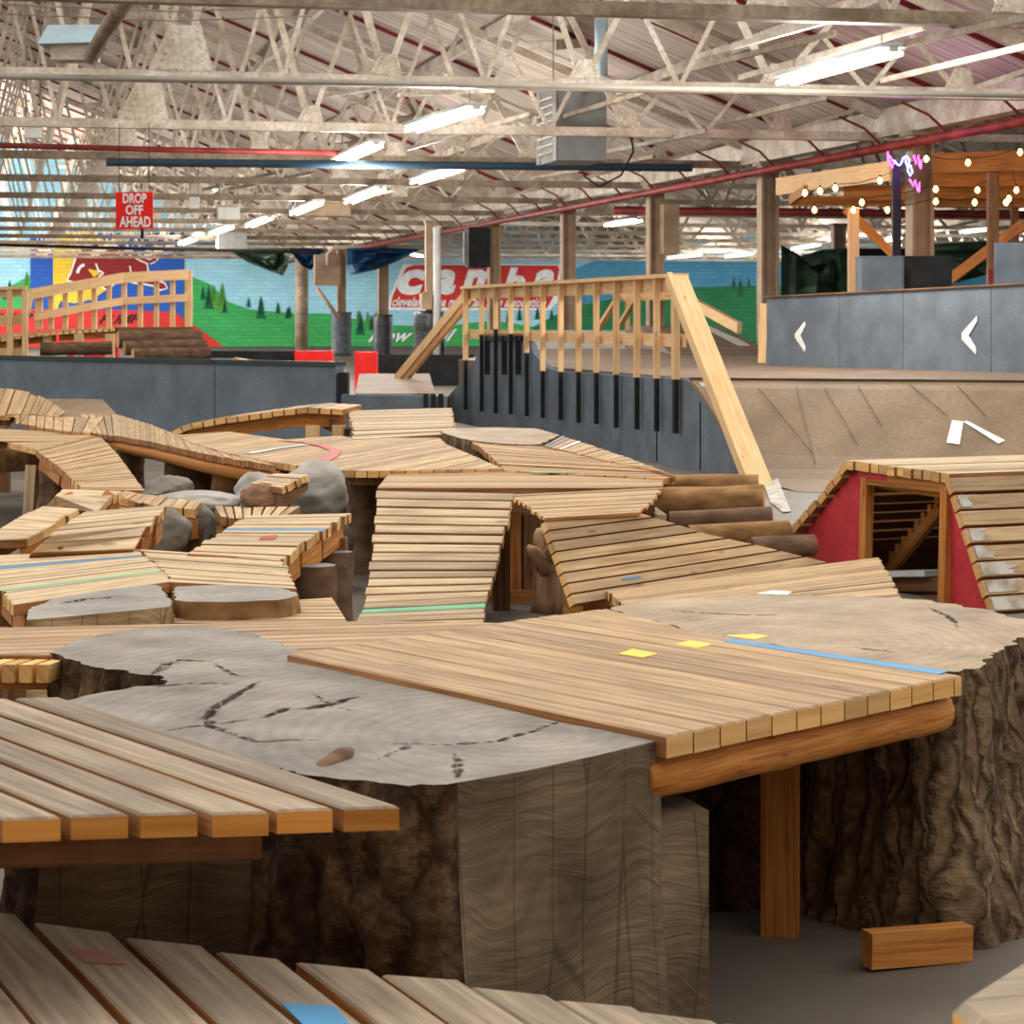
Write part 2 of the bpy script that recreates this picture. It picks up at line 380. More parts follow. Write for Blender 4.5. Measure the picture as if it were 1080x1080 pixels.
def roofmat():
    m, nt, b = newmat('whitewashed_roof_deck')
    uv = nd(nt, 'ShaderNodeUVMap'); mp = nd(nt, 'ShaderNodeMapping'); mp.inputs['Scale'].default_value = (.35, 6, 1)
    nt.links.new(uv.outputs[0], mp.inputs[0])
    n = nd(nt, 'ShaderNodeTexNoise'); n.inputs['Scale'].default_value = 1; n.inputs['Detail'].default_value = 5
    nt.links.new(mp.outputs[0], n.inputs['Vector'])
    n2 = nd(nt, 'ShaderNodeTexNoise'); n2.inputs['Scale'].default_value = .5; n2.inputs['Detail'].default_value = 6
    nt.links.new(uv.outputs[0], n2.inputs['Vector'])
    c = ramp(nt, n.outputs[0], [(.3, srgb(150, 130, 116)), (.5, srgb(198, 182, 170)), (.7, srgb(222, 212, 202))])
    k = ramp(nt, n2.outputs[0], [(.5, (0, 0, 0, 1)), (.7, (1, 1, 1, 1))])
    c = mixc(nt, math_(nt, 'MULTIPLY', k, .5), c, srgb(140, 112, 94))
    wv = nd(nt, 'ShaderNodeTexWave', wave_type='BANDS', bands_direction='Y'); wv.inputs['Scale'].default_value = 1.6
    nt.links.new(uv.outputs[0], wv.inputs['Vector'])
    k = ramp(nt, wv.outputs['Fac'], [(.0, (1, 1, 1, 1)), (.06, (0, 0, 0, 1))])
    c = mixc(nt, math_(nt, 'MULTIPLY', k, .5), c, srgb(100, 80, 68))
    nt.links.new(c, b.inputs['Base Color']); b.inputs['Roughness'].default_value = .8
    return m
ROOF = roofmat()
def brick(name, c1, c2, mort):
    m, nt, b = newmat(name)
    uv = nd(nt, 'ShaderNodeUVMap')
    br = nd(nt, 'ShaderNodeTexBrick'); br.inputs['Scale'].default_value = 1.0; br.inputs['Brick Width'].default_value = .55; br.inputs['Row Height'].default_value = .2; br.inputs['Mortar Size'].default_value = .018
    br.inputs['Color1'].default_value = srgb(*c1); br.inputs['Color2'].default_value = srgb(*c2); br.inputs['Mortar'].default_value = srgb(*mort)
    nt.links.new(uv.outputs[0], br.inputs['Vector'])
    n = nd(nt, 'ShaderNodeTexNoise'); n.inputs['Scale'].default_value = .3; n.inputs['Detail'].default_value = 6
    nt.links.new(uv.outputs[0], n.inputs['Vector'])
    k = ramp(nt, n.outputs[0], [(.35, (.86, .86, .86, 1)), (.65, (1.05, 1.05, 1.05, 1))])
    nt.links.new(mixc(nt, 1.0, br.outputs[0], k, 'MULTIPLY'), b.inputs['Base Color']); b.inputs['Roughness'].default_value = .75
    return m
SKYB = brick('sky_blue_brick', (150, 204, 222), (164, 214, 230), (138, 192, 212))
SKYD = brick('teal_blue_brick', (64, 138, 172), (80, 152, 186), (54, 122, 156))
GRASSB = brick('grass_green_brick', (48, 156, 78), (62, 170, 88), (40, 140, 70))
GRASSD = brick('deep_green_brick', (16, 110, 62), (24, 122, 70), (14, 98, 56))
ROYAL = brick('royal_blue_brick', (30, 82, 170), (34, 90, 180), (26, 74, 156))
SUNY = brick('sun_yellow_brick', (232, 194, 50), (240, 204, 60), (214, 178, 44))
BULLR = brick('maroon_brick', (136, 24, 28), (146, 30, 32), (124, 20, 24))
REDB = brick('red_brick_paint', (206, 44, 40), (216, 52, 46), (190, 36, 34))
PINE = plain('painted_pine_green', (22, 92, 66)); PINEY = plain('painted_pine_olive', (86, 146, 60))
WHB = plain('white_mural_paint', (238, 240, 238)); DKT = plain('dark_lettering', (60, 22, 24))

# ------------------------------------------------------------------ decks
def lerp(a, b, t): return a + (b - a) * t
def strip(parent, L, R, pitch, th, mats=DECK, gap=.12, jit=.012, name='decking', stringers=True, ch=0.0, paint=None, sw=.045, sh=.09, cross=0.0):
    n = len(L); cum = [0]
    for i in range(1, n):
        cum.append(cum[-1] + max(((L[i] + R[i]) / 2 - (L[i - 1] + R[i - 1]) / 2).length, ((L[i] - L[i - 1]).length + (R[i] - R[i - 1]).length) / 2 * .6))
    tot = cum[-1]; nb = max(2, round(tot / pitch))
    def at(t):
        s = min(max(t, 0), 1) * tot
        for i in range(1, n):
            if s <= cum[i] + 1e-9:
                k = (s - cum[i - 1]) / (cum[i] - cum[i - 1]); return lerp(L[i - 1], L[i], k), lerp(R[i - 1], R[i], k)
        return L[-1], R[-1]
    mb = MB(); painted = {}
    for b in range(nb):
        t0 = (b + gap / 2) / nb; t1 = (b + 1 - gap / 2) / nb
        l0, r0 = at(t0); l1, r1 = at(t1)
        d = ((r0 - l0) + (r1 - l1)).normalized()
        a = random.uniform(-jit, jit); c = random.uniform(-jit, jit)
        dz = V((0, 0, random.uniform(-.003, .003)))
        poly = [l0 + d * a + dz, r0 + d * c + dz, r1 + d * c + dz, l1 + d * a + dz]
        if paint and b in paint:
            pm = MB(); slab(pm, poly, th, d, ch=ch); obj('painted_slat', pm, [paint[b][0], W_SIDE, W_END], parent)['label'] = paint[b][1]
        else: slab(mb, poly, th, d, ch=ch)
    obj(name, mb, mats, parent)
    if stringers:
        for side in (.1, .9):
            m2 = MB()
            for i in range(1, n):
                nn_ = (R[i] - L[i - 1]).cross(L[i] - R[i - 1]); nn_.normalize(); nn_ = nn_ if nn_.z > 0 else -nn_
                p = lerp(L[i - 1], R[i - 1], side) - nn_ * (th + sh / 2 + .006); q = lerp(L[i], R[i], side) - nn_ * (th + sh / 2 + .006)
                e_ = (q - p); p = p + e_ * .04; q = q - e_ * .04
                if e_.length > .02: beam(m2, p, q, sw, sh, up=nn_)
            obj('stringer', m2, [BEAMW], parent)
def clip(poly, n, c, keep_ge):
    out = []
    for i in range(len(poly)):
        a, b = poly[i - 1], poly[i]
        da, db = a.dot(n) - c, b.dot(n) - c
        if not keep_ge: da, db = -da, -db
        if (da >= 0) != (db >= 0): out.append(lerp(a, b, da / (da - db)))
        if db >= 0: out.append(b)
    return out
def planks(poly, d, pitch, gap=.1, jit=0.0, start=None):
    d = V((d[0], d[1], 0)).normalized(); n = UP.cross(d)
    lo = min(p.dot(n) for p in poly); hi = max(p.dot(n) for p in poly)
    if start is not None: lo = start
    k = 0; out = []
    while lo + k * pitch < hi:
        a = lo + k * pitch; b = a + pitch * (1 - gap)
        q = clip(clip(poly, n, a, True), n, b, False)
        if len(q) >= 3:
            ar = abs(sum(q[i - 1].x * q[i].y - q[i].x * q[i - 1].y for i in range(len(q)))) / 2
            if ar > .0006:
                # merge near-duplicate corners
                r = []
                for p in q:
                    if not r or (p - r[-1]).length > .004: r.append(p)
                if len(r) > 1 and (r[0] - r[-1]).length <= .004: r.pop()
                if len(r) >= 3: out.append((k, r))
        k += 1
    return out, d
def fill(parent, poly, d, pitch, th, mats=DECK, gap=.1, individual=False, ch=0.0, name='decking', paint=None, start=None):
    pl, d = planks(poly, d, pitch, gap, start=start)
    mb = MB()
    for k, q in pl:
        dz = V((0, 0, random.uniform(-.0012, .0012)))
        q = [p + dz for p in q]
        if individual or (paint and k in paint):
            m2 = MB(); slab(m2, q, th, d, ch=ch)
            mt = mats; nm = 'plank'
            if paint and k in paint: mt = [paint[k][0], mats[1], mats[2]]
            o = obj(nm, m2, mt, parent)
            if paint and k in paint: o['label'] = paint[k][1]
        else: slab(mb, q, th, d, ch=ch)
    if mb.v: obj(name, mb, mats, parent)
def post(parent, x, y, ztop, w=.09, mat=None, name='post', ax=V((1, 0, 0))):
    mb = MB(); beam(mb, (x, y, 0), (x, y, ztop), w, w, up=UP.cross(ax)); return obj(name, mb, [mat or OLDW], parent)
def poly_at(pts, z): return [W(a, b, z) for a, b in pts]
def decal(parent, pts, mat, name='paint_mark', label=None, lift=.003, th=.002):
    mb = MB(); slab(mb, [p + UP * lift for p in pts], th, pts[1] - pts[0], (0, 0, 0)); o = obj(name, mb, mat, parent)
    if label: o['label'] = label
    return o

# ------------------------------------------------------------------ stumps, logs, boulders
def inside(poly, x, y):
    c = False
    for i in range(len(poly)):
        a, b = poly[i - 1], poly[i]
        if (a[1] > y) != (b[1] > y) and x < (b[0] - a[0]) * (y - a[1]) / (b[1] - a[1]) + a[0]: c = not c
    return c
def segdist(p, a, b):
    ab = b - a; t = max(0, min(1, (p - a).dot(ab) / max(ab.dot(ab), 1e-9))); return (p - a - ab * t).length
def stump(t, outline, ztop, bark=BARK, cut=CUT, top=None, z0=0.0, step=.03, amp=.03, flare=.08, nz=26, cracks=(), grid=.03, zf=None):
    """outline: list of (x, y, kind) ; kind of the edge that STARTS at the point: 'b' bark, 'c' sawn"""
    ar = sum(outline[i - 1][0] * outline[i][1] - outline[i][0] * outline[i - 1][1] for i in range(len(outline)))
    pts = []; kinds = []
    N = len(outline)
    for i in range(N):
        a = V(outline[i][:2]); b = V(outline[(i + 1) % N][:2]); k = outline[i][2]
        n = max(1, round((b - a).length / step))
        for j in range(n): pts.append(lerp(a, b, j / n)); kinds.append(k)
    P = len(pts)
    # soften the bark outline
    for _ in range(3):
        q = list(pts)
        for i in range(P):
            if kinds[i] == 'b' and kinds[i - 1] == 'b': q[i] = (pts[i - 1] + pts[i] * 2 + pts[(i + 1) % P]) / 4
        pts = q
    sgn = 1 if ar > 0 else -1
    nrm = []
    for i in range(P):
        e = pts[(i + 2) % P] - pts[i - 2]; nn = V((e.y, -e.x)) * sgn
        nrm.append(nn.normalized() if nn.length > 1e-9 else V((1, 0)))
    fade = [0.0 if kinds[i] != 'b' or kinds[i - 1] != 'b' else 1.0 for i in range(P)]
    for _ in range(3): fade = [0.0 if fade[i] == 0 else (fade[i - 1] + fade[i] + fade[(i + 1) % P]) / 3 for i in range(P)]
    arc = [0.0]
    for i in range(1, P): arc.append(arc[-1] + (pts[i] - pts[i - 1]).length)
    zt = zf or (lambda x, y: ztop)
    ring = []
    for h in range(nz + 1):
        u = h / nz; row = []
        for i in range(P):
            p = pts[i]; Zt = zt(p.x, p.y); z = lerp(z0, Zt, u)
            f = flare * (1 - u) ** 2.2 * (1.0 if kinds[i] == 'b' else .25)
            nv = V((p.x * 9, p.y * 9, z * 2.2))
            a = (noise.fractal(nv * 1.6, 1.0, 2.0, 4) + (.5 - abs(noise.noise(nv * 2.3))) * 1.2) * amp * fade[i]
            if kinds[i] == 'c': a += noise.noise(V((p.x * 6, p.y * 6, z * 7))) * .0035
            if u > .97: a *= .7
            q = p + nrm[i] * (f + a); row.append(V((q.x, q.y, z)))
        ring.append(row)
    for kind, nm, mt in (('b', 'bark', bark), ('c', 'sawn_face', cut)):
        mb = MB(); idx = {}
        def vid(h, i):
            if (h, i) not in idx: idx[(h, i)] = len(mb.v); mb.v.append(ring[h][i])
            return idx[(h, i)]
        for h in range(nz):
            for i in range(P):
                if kinds[i] != kind: continue
                j = (i + 1) % P
                f = [vid(h, i), vid(h, j), vid(h + 1, j), vid(h + 1, i)]
                a0, a1 = arc[i], (arc[j] if j else arc[i] + step)
                uvs = [(a0, ring[h][i].z), (a1, ring[h][j].z), (a1, ring[h + 1][j].z), (a0, ring[h + 1][i].z)]
                if sgn < 0: f.reverse(); uvs.reverse()
                mb.f.append(tuple(f)); mb.uv.append(uvs); mb.m.append(0)
        if mb.f: obj(nm, mb, mt, t, smooth=True)
    # top
    rim = [V((p.x, p.y)) for p in ring[nz]]
    vs = [p.copy() for p in rim]; R = len(rim)
    xs = [p.x for p in rim]; ys = [p.y for p in rim]
    def rimd(x, y): return min((x - p.x) ** 2 + (y - p.y) ** 2 for p in rim)
    x = min(xs)
    while x < max(xs):
        y = min(ys)
        while y < max(ys):
            jx, jy = x + random.uniform(-.2, .2) * grid, y + random.uniform(-.2, .2) * grid
            if inside(rim, jx, jy) and rimd(jx, jy) > (grid * .6) ** 2: vs.append(V((jx, jy)))
            y += grid
        x += grid
    cr = []
    for c in cracks:
        w = c[0]; dep = c[1]; line = c[2]
        L = []
        for i in range(len(line) - 1):
            a, b = line[i], line[i + 1]; n = max(1, int((b - a).length / .025))
            for j in range(n): L.append(lerp(a, b, j / n))
        L.append(line[-1])
        L = [p + V((noise.noise(V((p.x * 25, p.y * 25, 3))), noise.noise(V((p.x * 25, p.y * 25, 9))))) * .008 for p in L]
        cr.append((w, dep, L, []))
        for i, p in enumerate(L):
            e = (L[min(i + 1, len(L) - 1)] - L[max(i - 1, 0)]).normalized(); nn = V((-e.y, e.x))
            ww = w * (1 - .8 * abs(2 * i / max(len(L) - 1, 1) - 1) ** 2)
            for o in (0, ww, -ww, ww + .005, -ww - .005):
                q = p + nn * o
                if inside(rim, q.x, q.y): vs.append(q)
            cr[-1][3].append(ww)
    ed = [(i, (i + 1) % R) for i in range(R)]
    ov, oe, of, ovi, oei, ofi = geometry.delaunay_2d_cdt(vs, ed, [], 1, 1e-5)
    mb = MB(); cv = []
    for p in ov:
        z = zt(p.x, p.y); k = 0
        for w, dep, L, wl in cr:
            dm, qi = min(((p - q).length, qi) for qi, q in enumerate(L))
            if dm <= wl[qi] * 1.05 + .0005:
                k = 1.0
                if dm < wl[qi] * .5: z = min(z, zt(p.x, p.y) - dep)
        edge = math.sqrt(rimd(p.x, p.y))
        z += noise.noise(V((p.x * 3, p.y * 3, 0))) * .006 * min(1, edge / .1) + noise.noise(V((p.x * 14, p.y * 14, 5))) * .002 * min(1, edge / .1)
        mb.v.append(V((p.x, p.y, z))); cv.append(k)
    for f in of:
        a, b, c = [ov[i] for i in f[:3]]
        f = list(f)
        if (b - a).cross(c - a) < 0: f.reverse()
        mb.f.append(tuple(f)); mb.uv.append([(ov[i].x, ov[i].y) for i in f]); mb.m.append(0)
    o = obj('cut_top', mb, top, t, smooth=True)
    if len(o.data.vertices) == len(cv):
        at = o.data.attributes.new('crack', 'FLOAT', 'POINT'); at.data.foreach_set('value', cv)
def blob(cx, cy, rx, ry, n=18, wob=.12, seed=0, kind='b'):
    r = []
    for i in range(n):
        a = 2 * math.pi * i / n; k = 1 + noise.noise(V((math.cos(a) * 1.3, math.sin(a) * 1.3, seed * 3.1))) * wob * 2
        r.append((cx + math.cos(a) * rx * k, cy + math.sin(a) * ry * k, kind))
    return r
def log(name, p, q, r, mat, endmat, label, cat, group=None, n=18, seed=0):
    p, q = V(p), V(q); mb = MB(); d = (q - p); L = d.length; d.normalize(); a = d.orthogonal().normalized(); b = d.cross(a)
    k = max(4, int(L / .06)); rows = []
    for i in range(k + 1):
        c = p + d * (L * i / k)
        rows.append([c + (a * math.cos(t) + b * math.sin(t)) * r * (1 + .07 * noise.noise(V((math.cos(t) * 1.2 + seed, math.sin(t) * 1.2, i * .25)))) for t in [2 * math.pi * j / n for j in range(n)]])
    for rw in rows: mb.v += rw
    for i in range(k):
        for j in range(n):
            mb.f.append((i * n + j, i * n + (j + 1) % n, (i + 1) * n + (j + 1) % n, (i + 1) * n + j)); mb.uv.append([(0, 0)] * 4); mb.m.append(0)
    base = V(((p.x + q.x) / 2, (p.y + q.y) / 2, min(p.z, q.z) - r))
    o = thing(name, label, cat, base, group)
    obj('bark', mb, mat, o, smooth=True)
    for i, rev in ((0, True), (k, False)):
        m2 = MB(); m2.face(rows[i][::-1] if rev else rows[i], [(math.cos(t) * r, math.sin(t) * r) for t in [2 * math.pi * j / n for j in range(n)]])
        obj('cut_end', m2, endmat, o)
    return o
def boulder(c, rx, ry, rz, mat, label, seed=0, group='boulders among the decks', sub=4):
    import bmesh
    bm = bmesh.new(); bmesh.ops.create_icosphere(bm, subdivisions=sub, radius=1.0)
    mb = MB()
    for v in bm.verts:
        p = v.co.copy(); q = p + V((seed * 1.7, seed * .9, 0))
        for k in range(9):                       # planar facets
            nn = V((noise.noise(V((k * 3.3, seed, 1))), noise.noise(V((k * 5.1, seed, 7))), noise.noise(V((k * 2.7, seed, 4))))).normalized()
            e = p.dot(nn) - .74
            if e > 0: p -= nn * e * .85
        p *= 1 + .1 * noise.fractal(q * 2.2, 1, 2, 4)
        mb.v.append(V((c[0] + p.x * rx, c[1] + p.y * ry, max(c[2] + p.z * rz, c[2] - rz * .72))))
    for f in bm.faces:
        mb.f.append(tuple(v.index for v in f.verts)); mb.uv.append([(0, 0)] * 3); mb.m.append(0)
    bm.free()
    return tag(obj('boulder', mb, mat, None, (c[0], c[1], c[2] - rz * .72), smooth=True), label, 'boulder', group)

# ------------------------------------------------------------------ lettering
def text_poly(s, shear=0.0, bold=0.0):
    cu = bpy.data.curves.new('tmp', 'FONT'); cu.body = s; cu.size = 1; cu.shear = shear; cu.offset = bold; cu.resolution_u = 3
    o = bpy.data.objects.new('tmp', cu); COL.objects.link(o); bpy.context.view_layer.update()
    me = bpy.data.meshes.new_from_object(o.evaluated_get(bpy.context.evaluated_depsgraph_get()))
    vs = [v.co.copy() for v in me.vertices]; fs = [tuple(p.vertices) for p in me.polygons]
    bpy.data.objects.remove(o); bpy.data.curves.remove(cu); bpy.data.meshes.remove(me)
    x0 = min(v.x for v in vs); x1 = max(v.x for v in vs); y0 = min(v.y for v in vs); y1 = max(v.y for v in vs)
    return [((v.x - x0) / (x1 - x0), (v.y - y0) / (y1 - y0)) for v in vs], fs
def put_text(mb, s, quad, shear=0.0, bold=0.0, m=0):
    """quad: bottom-left, bottom-right, top-right, top-left"""
    uv, fs = text_poly(s, shear, bold)
    mb.add([lerp(lerp(quad[0], quad[1], u), lerp(quad[3], quad[2], u), v) for u, v in uv], fs, m=m)

# ================================================================== THE HALL
mb = MB(); mb.face([(-70, -6, 0), (70, -6, 0), (70, 150, 0), (-70, 150, 0)]); struct('floor', mb, CONC)
# far brick wall with its painted mural
def flat(mb, pts): 
    mb.face(pts, [(p.dot(E1), p.z) for p in pts])
mb = MB(); flat(mb, [BP(-30, 122, 0), BP(42, 122, 0), BP(42, 122, 17), BP(-30, 122, 17)])
WALLF = struct('wall_far', mb, SKYB)
def mural(name, px, mat, off, label=None):
    m = MB(); flat(m, [WP(a, b, off) for a, b in px][::-1]); o = obj(name, m, mat, WALLF)
    if label: o['label'] = label
    return o
mural('painted_dusk_sky', [(600, 330), (600, 286), (660, 262), (720, 268), (1250, 262), (1250, 380), (600, 380)][::1], SKYD, .02, 'darker blue painted sky')
mural('painted_hill', [(-60, 378), (-60, 340), (0, 305), (14, 300), (32, 290), (60, 330), (150, 345), (190, 300), (203, 292), (222, 300), (240, 318), (262, 326), (312, 331), (318, 330), (355, 331), (367, 335), (412, 343), (470, 344), (492, 341), (520, 338), (600, 350), (600, 378)], GRASSB, .03, 'bright green painted hills')
mural('painted_meadow', [(560, 378), (562, 345), (600, 325), (660, 312), (735, 303), (800, 301), (860, 300), (1250, 300), (1250, 378)], GRASSD, .04, 'deep green painted meadow')
mural('painted_panel', [(32, 352), (32, 247), (194, 245), (194, 352)], ROYAL, .05, 'royal blue painted panel')
mural('painted_sun', [(56, 338), (56, 246), (100, 244), (118, 262), (122, 290), (112, 306), (96, 316), (78, 320), (64, 317)], SUNY, .07, 'yellow painted sun')
mural('painted_ramp', [(-60, 372), (-60, 325), (30, 326), (130, 327), (184, 329), (212, 348), (242, 370)], REDB, .09, 'red painted ramp with dark lettering')
c2 = lambda L: [(a / 5.4, 150 + b / 5.4) for a, b in L]
BULL = [(385, 785), (405, 752), (425, 690), (447, 630), (485, 592), (560, 580), (640, 586), (700, 612), (760, 640), (830, 682), (838, 722), (842, 778), (890, 786), (938, 808), (948, 830), (915, 838), (875, 815), (815, 802), (765, 798), (700, 772), (655, 800), (610, 836), (575, 818), (540, 800), (500, 800), (470, 785), (420, 792)]
cxb = sum(a for a, b in BULL) / len(BULL); cyb = sum(b for a, b in BULL) / len(BULL)
def grow(L, k):
    out = []
    for i in range(len(L)):
        a, b, c = V(L[i - 1]), V(L[i]), V(L[(i + 1) % len(L)])
        n = ((b - a).normalized() + (c - b).normalized()); n = V((n.y, -n.x))
        out.append(tuple(b + n.normalized() * k))
    return out
mural('painted_emblem_outline', c2(grow(BULL, 9)), WHB, .09, 'white outline of the charging animal emblem')
mural('painted_emblem', c2(BULL), BULLR, .11, 'maroon charging animal emblem')
def stroke(name, L, w, mat, off):
    m = MB(); L = [V((a, b, 0)) for a, b in L]
    for i in range(len(L) - 1):
        d = (L[i + 1] - L[i]).normalized(); n = V((-d.y, d.x, 0)) * w / 2
        flat(m, [WP(p.x, p.y, off) for p in (L[i] + n, L[i + 1] + n, L[i + 1] - n, L[i] - n)])
    return obj(name, m, mat, WALLF)
tail = c2([(740, 628), (800, 660), (850, 682), (882, 668), (897, 645), (890, 628), (868, 618)])
stroke('painted_emblem_tail', tail, 6.2, WHB, .12); stroke('painted_emblem_tail', tail, 3.4, BULLR, .13)
stroke('painted_emblem_horn', c2([(440, 745), (455, 710), (480, 697)]), 3, WHB, .13)
stroke('painted_emblem_horn', c2([(530, 640), (545, 610), (570, 592)]), 3, WHB, .13)
stroke('painted_emblem_stroke', c2([(545, 690), (560, 730), (590, 745), (560, 765)]), 1.6, WHB, .13)
stroke('painted_emblem_stroke', c2([(740, 705), (745, 740)]), 1.4, WHB, .13)
mural('painted_emblem_patch', c2([(500, 722), (580, 735), (535, 770)]), SUNY, .125)
m = MB(); put_text(m, 'PUMP', [WP(104, 342, .12), WP(147, 341, .12), WP(149, 331, .12), WP(106, 332, .12)], .3, .03); obj('painted_lettering', m, DKT, WALLF)
m = MB(); put_text(m, 'JUMP', [WP(-12, 340, .12), WP(34, 341, .12), WP(36, 330, .12), WP(-10, 330, .12)], .3, .03); obj('painted_lettering', m, DKT, WALLF)
# club sign painted on the wall
mural('painted_sign_edge', [(409, 327), (408, 320), (425, 279), (590, 279), (594, 284), (590, 316), (580, 327)], WHB, .05)
mural('painted_sign', [(412, 324), (414, 312), (428, 283), (436, 279.5), (588, 280), (590, 284), (584, 312), (577, 325)], REDB, .07, 'red painted club sign with white letters')
m = MB()
for ch, x0, x1, y0, y1 in (('c', 417, 450, 311, 284), ('a', 453, 484, 311, 284), ('m', 486, 527, 311, 284), ('b', 530, 557, 311, 282), ('a', 560, 588, 311, 284)):
    put_text(m, ch, [WP(x0, y0, .1), WP(x1 - 5, y0, .1), WP(x1, y1, .1), WP(x0 + 5, y1, .1)], .12, .05)
put_text(m, 'cleveland area mountain bike association', [WP(413, 323, .1), WP(575, 324, .1), WP(577, 314, .1), WP(415, 313, .1)], .2, .02)
put_text(m, 'Flow Trail', [WP(388, 361, .1), WP(478, 360, .1), WP(482, 347, .1), WP(392, 347, .1)], .35, .02)
obj('painted_lettering', m, WHB, WALLF)
for mat, L in ((PINE, [(5, 316, 14), (15, 312, 12), (10, 312, 17), (214, 316, 14), (220, 326, 25), (237, 330, 14), (262, 324, 11), (275, 336, 24), (293, 331, 13), (305, 335, 13), (380, 353, 24), (392, 348, 16), (303, 336, 12), (536, 340, 12), (548, 338, 14), (567, 337, 14), (582, 338, 12), (645, 325, 12), (774, 305, 14), (781, 313, 20), (790, 304, 12), (845, 322, 14)]), (PINEY, [(28, 304, 18), (225, 322, 22), (234, 328, 30), (378, 340, 14), (388, 342, 14), (397, 341, 14)])):
    m = MB()
    for x, y, h in L:
        for k in range(4):
            b = y - h * k * .2; w = h * .24 * (1 - k * .2)
            flat(m, [WP(x - w, b, .06), WP(x + w, b, .06), WP(x, b - h * .42, .06)])
    obj('painted_trees', m, mat, WALLF)
mb = MB(); flat(mb, [BP(36, 20, 0), BP(36, 124, 0), BP(36, 124, 9), BP(36, 20, 9)]); struct('wall_right', mb, SKYD)

# roof: two slopes meeting over the column row, more bays to the right
def roof(s0, z0, s1, z1):
    m = MB(); L = math.hypot(s1 - s0, z1 - z0)
    P = [BP(s0, 31, z0), BP(s1, 31, z1), BP(s1, 123, z1), BP(s0, 123, z0)]
    uv = [(0, 0), (L, 0), (L, 92), (0, 92)]
    for dz, rev in ((0, True), (.18, False)):
        p = [q + UP * dz for q in P]; m.face(p[::-1] if rev else p, uv[::-1] if rev else uv)
    return m
RZ = 5.05; SL = .4
rm = MB()
for a in ((0, RZ, -26, RZ + 26 * SL), (0, RZ, 9, RZ + 3.4), (9, RZ + 3.4, 18, RZ), (18, RZ, 27, RZ + 3.4), (27, RZ + 3.4, 36, RZ)):
    r = roof(*a); i = len(rm.v); rm.v += r.v; rm.f += [tuple(i + k for k in f) for f in r.f]; rm.uv += r.uv; rm.m += r.m
CEIL = struct('ceiling', rm, ROOF)
m = MB()
for k in range(25):
    Y = 33 + k * 3.6
    beam(m, BP(-.1, Y, RZ - .03), BP(-24, Y, RZ + 24 * SL - .03), .06, .07)
obj('rafters', m, REDD, CEIL)
m = MB()
for k in range(1, 10):
    s = -2.6 * k; z = RZ - s * SL - .18
    beam(m, BP(s, 31, z), BP(s, 122, z), .12, .2)
for s in (3, 6, 9, 12, 15): 
    z = RZ + (s if s < 9 else 18 - s) / 9 * 3.4 - .12; beam(m, BP(s, 31, z), BP(s, 122, z), .12, .16)
obj('purlins', m, STEEL, CEIL)
# sloping light-monitor panels seen between the trusses
m = MB()
for k in range(12):
    for s in (-4.4, -10.6, -16.4):
        Y = 26 + k * 8.1; z = RZ - s * SL - .28
        beam(m, BP(s - .7, Y, z - .28), BP(s + .7, Y + 2.4, z + .1), .5, .16)
obj('roof_braces', m, STEEL, CEIL)
m = MB(); beam(m, BP(.05, 24, 4.72), BP(.05, 121, 4.72), .3, .46)
obj('valley_beam', m, STEEL, CEIL)
m = MB(); beam(m, BP(18, 24, 4.72), BP(18, 121, 4.72), .3, .4); obj('valley_beam', m, STEEL, CEIL)

# trusses
ordn = ['nearest', 'second', 'third', 'fourth', 'fifth', 'sixth', 'seventh', 'eighth', 'ninth', 'tenth', 'eleventh', 'twelfth', 'thirteenth', 'fourteenth']
CH = 4.52
def plate(mb, s, Y, w, h, riv):
    c = BP(s, Y, CH + .05); f = -E2 * .05
    P = [c - E1 * w * .5, c + E1 * w * .5, c + E1 * w * .36 + UP * h, c + E1 * w * .12 + UP * h, c + UP * h * .55, c - E1 * w * .12 + UP * h, c - E1 * w * .36 + UP * h]
    P = [c - E1 * w * .5, c + E1 * w * .5, c + E1 * w * .34 + UP * h, c - E1 * w * .16 + UP * h]
    prism(mb, [p + f for p in P], E2 * .025)
    if riv:
        for a in range(6):
            for q in (c - E1 * (w * .42 - a * .1 * w * .9) + UP * .03, c + E1 * w * (.30 + .1 * (1 - a / 5)) * .9 + UP * (h * .16 * a + .05), c + E1 * w * (-.32 + .055 * a) + UP * (h * .15 * a + .05)):
                p = q + f
                vs = [p + E1 * .022, p + UP * .022, p - E1 * .022, p - UP * .022, p - E2 * .02]
                mb.add(vs, [(0, 1, 4), (1, 2, 4), (2, 3, 4), (3, 0, 4)])
